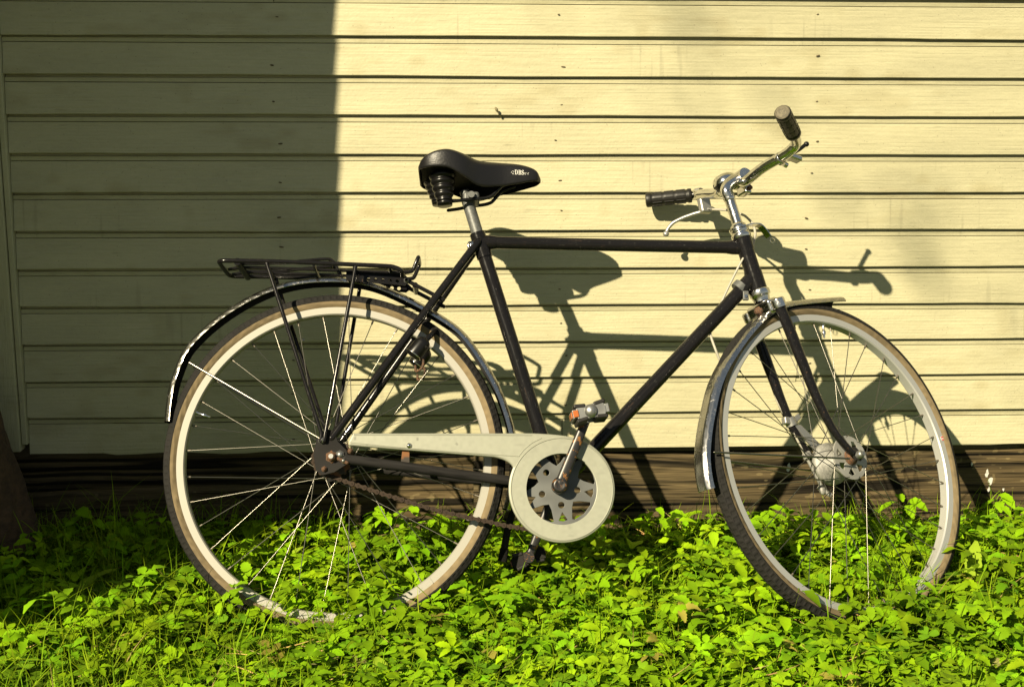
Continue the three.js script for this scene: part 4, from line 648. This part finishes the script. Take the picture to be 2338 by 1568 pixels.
const kinds = [['three', 2500], ['three', 1900], ['five', 2400], ['five', 2100], ['pinnate', 2700], ['pinnate', 2100], ['broad', 650]];
for (const [kd, n] of kinds) {
  const bias = RV() * 100 | 0;
  scatter('ground_elder', kd === 'broad' ? 'scattered broad single leaves among the low green ground cover' : kd === 'pinnate' ? 'feathery low green leaves mixed through the ground cover' : 'low bright green ground elder carpeting the soil under the bicycle', 'ground cover', compound(kd), LEAF.elder, n, () => {
    const x = X0 + RV() * (X1 - X0), z = 0.01 + RV() * Z1; if (!inRange(x, z)) return null;
    const d = dens(x, z, 110 + bias); let thr = 0.42 + 0.16 * Math.max(0, noise(x * 2.6 + 4, z * 2.6 + 2, 163) - 0.55) * 2; if (x < -0.45) thr += 0.14 * Math.min(1, (-0.45 - x) / 0.3); if (z > 0.8 && x > -0.2) thr += 0.06; if (d < thr - 0.12 * RV()) return null;
    const s = (0.45 + Math.pow(RV(), 1.7) * 1.05) * (z < 0.16 ? 0.8 : 1) * (z > 0.72 ? 0.86 : 1), sy = (low0(x, z) ? 0.62 : 1) * s * (z < 0.16 ? 0.35 + RV() * 0.5 : 0.55 + RV() * 0.85);
    const low = (x > -0.52 && x < -0.24 && z > 0.58 && z < 0.82) || (x > 0.84 && x < 1.04 && z > 0.36 && z < 0.64) || (x > 0.55 && x < 0.75 && z > 0.6 && z < 0.76);
    return { x, y: groundY(x, z) - 0.006 - (low ? 0.012 : 0), z, rx: lean(0.6) + 0.12, rz: lean(0.6), ry: RV() * 6.283, s, sy, c: tint(x, z) };
  });
}
for (let q = 0; q < 2; q++) scatter('clover', 'small three leaved clover mixed into the ground cover near the grass', 'clover', compound('clover'), LEAF.clover, 2400, () => {
  const x = X0 + RV() * (X1 - X0), z = 0.2 + RV() * (Z1 - 0.2); if (!inRange(x, z) || dens(x, z, 131 + q) < (z > 0.72 && x > -0.3 ? 0.36 : 0.56)) return null;
  const s = 0.75 + RV() * 0.6; return { x, y: groundY(x, z) - 0.004, z, rx: lean(0.4) + 0.15, rz: lean(0.4), ry: RV() * 6.283, s, sy: s * (0.5 + RV() * 0.7), c: tint(x + 5, z) };
});
const bl = [blade(0.11, 0.0014, 0.25), blade(0.10, 0.0017, 0.6), blade(0.13, 0.0012, 0.9)];
bl.forEach((g, q) => scatter('grass', 'fine upright grass blades growing among the ground cover', 'grass', g, LEAF.grass, 4200, () => {
  const x = X0 + RV() * (X1 - X0), z = 0.012 + RV() * Z1; if (!inRange(x, z)) return null;
  const d = dens(x, z, 140 + q, 4), left = Math.min(1, Math.max(0, (-0.15 - x) / 0.5)), back = z < 0.35 ? 0.35 : 0; if (d < 0.60 - left * 0.34 - back * 0.3 && RV() > 0.3) return null;
  const s = 0.45 + Math.pow(RV(), 2) * 0.85 + left * 0.18; return { x, y: groundY(x, z) - 0.004, z, rx: lean(0.5), rz: lean(0.5), ry: RV() * 6.283, s, sy: s * (0.8 + RV() * 0.4), c: tint(x, z + 5) };
}));
scatter('dry_straw', 'dry straw coloured stalks lying in the ground cover', 'straw', blade(0.07, 0.0011, 0.3, 4), LEAF.straw, 1500, () => {
  const x = X0 + RV() * (X1 - X0), z = 0.02 + RV() * Z1; if (!inRange(x, z) || dens(x, z, 150) < 0.42) return null;
  return { x, y: 0.004 + RV() * 0.035, z, rx: 1.0 + RV() * 0.7, rz: lean(0.5), ry: RV() * 6.283, s: 0.5 + RV() * 0.8, c: [0.8 + RV() * 0.4, 0.8 + RV() * 0.3, 0.8] };
});
// grass pushing up through and in front of both wheels where they meet the ground
const feet = [[-0.30, 0.60, 0.26], [-0.30, 0.60, 0.18], [0.77, 0.50, 0.24], [0.77, 0.52, 0.16]];
feet.forEach(([fx, fz, sp], q) => scatter('grass', 'grass blades growing up round the tyres where they stand in the ground cover', 'grass', bl[q % 3], LEAF.grass, 150, () => {
  const x = fx + (RV() + RV() - 1) * sp, z = fz + (q > 1 ? -(x - fx) * 0.42 : 0) + (RV() - 0.35) * 0.13;
  const s = 0.4 + Math.pow(RV(), 1.6) * 0.75; return { x, y: groundY(x, z) - 0.004, z, rx: lean(0.45), rz: lean(0.45), ry: RV() * 6.283, s, sy: s * (0.8 + RV() * 0.4), c: tint(x, z) };
}));
// single larger plants ------------------------------------------------
function dockPlant(label, p, leaves, mat = LEAF.dock) {
  const t = thing('dock_plant', label, 'plant', 'larger weeds in the ground cover'); t.position.copy(p);
  for (const [yaw, pitch, L, W, o = {}] of leaves) {
    const g = merged([leaflet(L, W, { n: 12, droop: 0.45, rise: 0.2, fold: 0.22, tooth: 0.04, wave: 0.16, ...o }).translate(L * 0.3, 0, 0), stalk([V(0, 0, 0), V(L * 0.15, 0.002, 0), V(L * 0.32, 0, 0)], 0.0014)]);
    const m = shade(new THREE.Mesh(g.rotateZ(pitch).rotateY(yaw), mat)); m.name = 'leaf'; t.add(m);
  }
  return t;
}
const D2 = Math.PI / 180;
dockPlant('broad pale dock leaf at the shadow edge by the grass left of the rear wheel', G(140, 1392).setY(0), [[0.35, 0.75, 0.10, 0.02], [2.4, 0.9, 0.05, 0.013], [-1.4, 0.5, 0.06, 0.016]]);
dockPlant('single upright dock leaf standing against the rear tyre below the chain', G(962, 1392).setY(0), [[0.15, 1.15, 0.062, 0.015], [2.8, 0.6, 0.05, 0.013]]);
dockPlant('pair of pale ragged leaves below the chain guard disc', G(1092, 1385).setY(0), [[2.5, 0.95, 0.075, 0.019, { tooth: 0.14 }], [0.6, 0.5, 0.055, 0.014]]);
dockPlant('broad leaf standing inside the rear wheel among its spokes', G(618, 1345).setY(0), [[0.5, 1.0, 0.085, 0.016], [2.7, 0.5, 0.06, 0.014], [-0.9, 0.4, 0.06, 0.014]]);
dockPlant('leaf lying over the rear rim where it dips into the grass', G(475, 1432).setY(0), [[0.4, 1.05, 0.075, 0.017], [-0.6, 0.5, 0.05, 0.013]]);
dockPlant('rosette of broad leaves with one upright curled leaf below the crank', G(1045, 1512).setY(0), [[2.9, 0.45, 0.075, 0.018], [0.4, 1.1, 0.06, 0.012, { droop: 0.8 }], [1.6, 0.7, 0.06, 0.016], [3.6, 0.7, 0.055, 0.015], [5.2, 0.35, 0.05, 0.015]]);
dockPlant('low rosette of round ended leaves in front of the rear tyre', G(880, 1585).setY(0), [[0.6, 0.8, 0.05, 0.014, { pw: 1.2 }], [1.9, 0.9, 0.055, 0.014, { pw: 1.2 }], [3.0, 0.6, 0.05, 0.015], [4.6, 0.5, 0.05, 0.015]]);
dockPlant('two spoon shaped leaves between the crank and the front tyre', G(1822, 1532).setY(0), [[0.9, 1.0, 0.045, 0.011, { pw: 1.5 }], [2.2, 1.1, 0.048, 0.011, { pw: 1.5 }]]);
dockPlant('tall ragged leaf beside the right edge of the front wheel', G(2215, 1375).setY(0), [[1.1, 1.2, 0.10, 0.018, { tooth: 0.12 }], [2.6, 0.9, 0.07, 0.016], [0.1, 0.7, 0.07, 0.016]]);
dockPlant('wide leaves inside the front wheel under its hub', G(1955, 1372).setY(0), [[0.35, 0.5, 0.075, 0.017], [2.5, 0.6, 0.06, 0.016], [4.4, 0.4, 0.05, 0.014], [1.4, 0.8, 0.055, 0.015]]);
dockPlant('dark blotched leaf low in front of the front tyre', G(2010, 1545).setY(0), [[0.2, 0.5, 0.05, 0.014], [2.0, 0.7, 0.045, 0.014], [3.5, 0.4, 0.05, 0.015]]);
dockPlant('pale lobed leaf below the chain guard near the front tyre', G(1415, 1430).setY(0), [[0.3, 0.55, 0.065, 0.018, { tooth: 0.2 }], [2.3, 0.7, 0.06, 0.016, { tooth: 0.2 }]]);
function weed(label, p, h, n, spread, seed) { // stalks with toothed leaves, growing at the foot of the wall
  const t = thing('wall_weed', label, 'plant', 'weeds at the foot of the wall'), r = rng(seed); t.position.copy(p);
  const stems = Math.max(2, Math.round(n / 4)); const g = [];
  for (let i = 0; i < stems; i++) {
    const a = r() * 6.283, e = V(Math.cos(a) * spread * (0.3 + 0.7 * r()), h * (0.6 + 0.4 * r()), Math.abs(Math.sin(a)) * spread * 0.5), m = V(e.x * 0.3, e.y * 0.55, e.z * 0.3); g.push(stalk([V(0, 0, 0), m, e], 0.0011));
    const k = Math.round(n / stems);
    for (let j = 0; j < k; j++) { const u = j / Math.max(1, k - 1), q = m.clone().lerp(e, u), s = 0.75 + r() * 0.5, lf = leaflet(0.042 * s, 0.0125 * s, { n: 8, tooth: 0.2, droop: 0.35 + r() * 0.3, rise: 0.2, wave: 0.12 }).rotateX((r() - 0.5) * 0.5 + 0.25).rotateY(j / k * 6.283 + r() * 1.2).translate(q.x, q.y, q.z); const ms = shade(new THREE.Mesh(lf, LEAF.elder)); ms.name = 'leaf'; t.add(ms); }
  }
  const st = shade(new THREE.Mesh(merged(g), LEAF.grass)); st.name = 'stem'; t.add(st); return t;
}
weed('leafy weed rising against the timber behind the rear wheel and hanging chain', V(G(880, 1245).x, 0, 0.06), 0.105, 14, 0.07, 3);
weed('small weed behind the chain close to the rear tyre', V(G(985, 1248).x, 0, 0.05), 0.075, 9, 0.05, 4);
weed('weed growing at the wall directly behind the front hub', V(G(1765, 1235).x, 0, 0.045), 0.10, 13, 0.06, 5);
weed('bright toothed weed at the wall behind the right spokes of the front wheel', V(G(2075, 1235).x, 0, 0.04), 0.115, 10, 0.05, 6);
weed('weed at the timber right of the front wheel', V(G(2275, 1235).x, 0, 0.05), 0.10, 14, 0.07, 7);
weed('weed in the shade of the chain guard between crank and front wheel', V(G(1475, 1240).x, 0, 0.05), 0.085, 14, 0.09, 8);
weed('dim weed at the dark timber left of the rear wheel', V(G(250, 1262).x, 0, 0.07), 0.10, 14, 0.10, 9);

// ------------------------------------------------------------ tree across the yard: its outer twigs dapple the right of the wall
{
  const tr = thing('birch_tree', 'birch tree standing in the yard outside the picture toward the sun', 'tree'), r = rng(31), leaves = [], limbs = [];
  const base = V(1.2, 0, 9.2), trunk = [base, V(1.25, 2.5, 9.1), V(1.1, 5, 8.9), V(1.0, 8, 8.8), V(1.1, 11, 8.9)];
  part(tr, 'trunk', [0, 1, 2, 3].map(i => rod(trunk[i], trunk[i + 1], 0.16 - i * 0.035, 0.16 - (i + 1) * 0.035, 10, false)), std({ color: rgb(0.35, 0.33, 0.28), roughness: 0.9 }));
  const lf = leaflet(0.055, 0.02, { n: 4, tooth: 0.1 });
  const spots = [[1490, 40, 0.10, 26], [1560, 90, 0.10, 22], [1640, 180, 0.11, 26], [1720, 250, 0.08, 14], [1890, 520, 0.10, 20], [1960, 480, 0.08, 10], [2120, 640, 0.12, 26], [2230, 720, 0.12, 30], [2310, 790, 0.10, 22], [1800, 420, 0.09, 14], [2030, 560, 0.1, 18], [1930, 360, 0.10, 10], [2320, 520, 0.12, 20], [1330, 60, 0.06, 5]];
  for (const [px, py, sp, n] of spots) {
    const [o, d] = ray(px, py), w = o.addScaledVector(d, -o.z / d.z), c = w.addScaledVector(SUNV, 11.2 + r() * 1.6), root = V(1.05, c.y + 1.2 + r() * 1.2, 8.85);
    limbs.push(tube([root, mid(root, c, 0.5).add(V(0, 0.35, 0)), c], 0.0032, { n: 10, rad: 5 }));
    for (let i = 0; i < n * 0.07; i++) { const g = lf.clone().rotateX(r() * 6.28).rotateY(r() * 6.28).rotateZ(r() * 6.28).translate(c.x + (r() - 0.5) * sp * 2.6, c.y + (r() - 0.5) * sp * 2.6, c.z + (r() - 0.5) * sp * 2.6); leaves.push(g); }
  }
  for (let i = 0; i < 1500; i++) { const a = r() * 6.28, R = 0.6 + r() * 1.6, y = 7.9 + r() * 3.4; const p = V(3.0 + Math.cos(a) * R, y, 9.3 + Math.sin(a) * R); leaves.push(lf.clone().rotateX(r() * 6.28).rotateY(r() * 6.28).translate(p.x, p.y, p.z)); }
  part(tr, 'limbs', limbs, tr.children[0].material);
  part(tr, 'crown', leaves, LEAF.tree);
}
renderer.render(scene, camera);
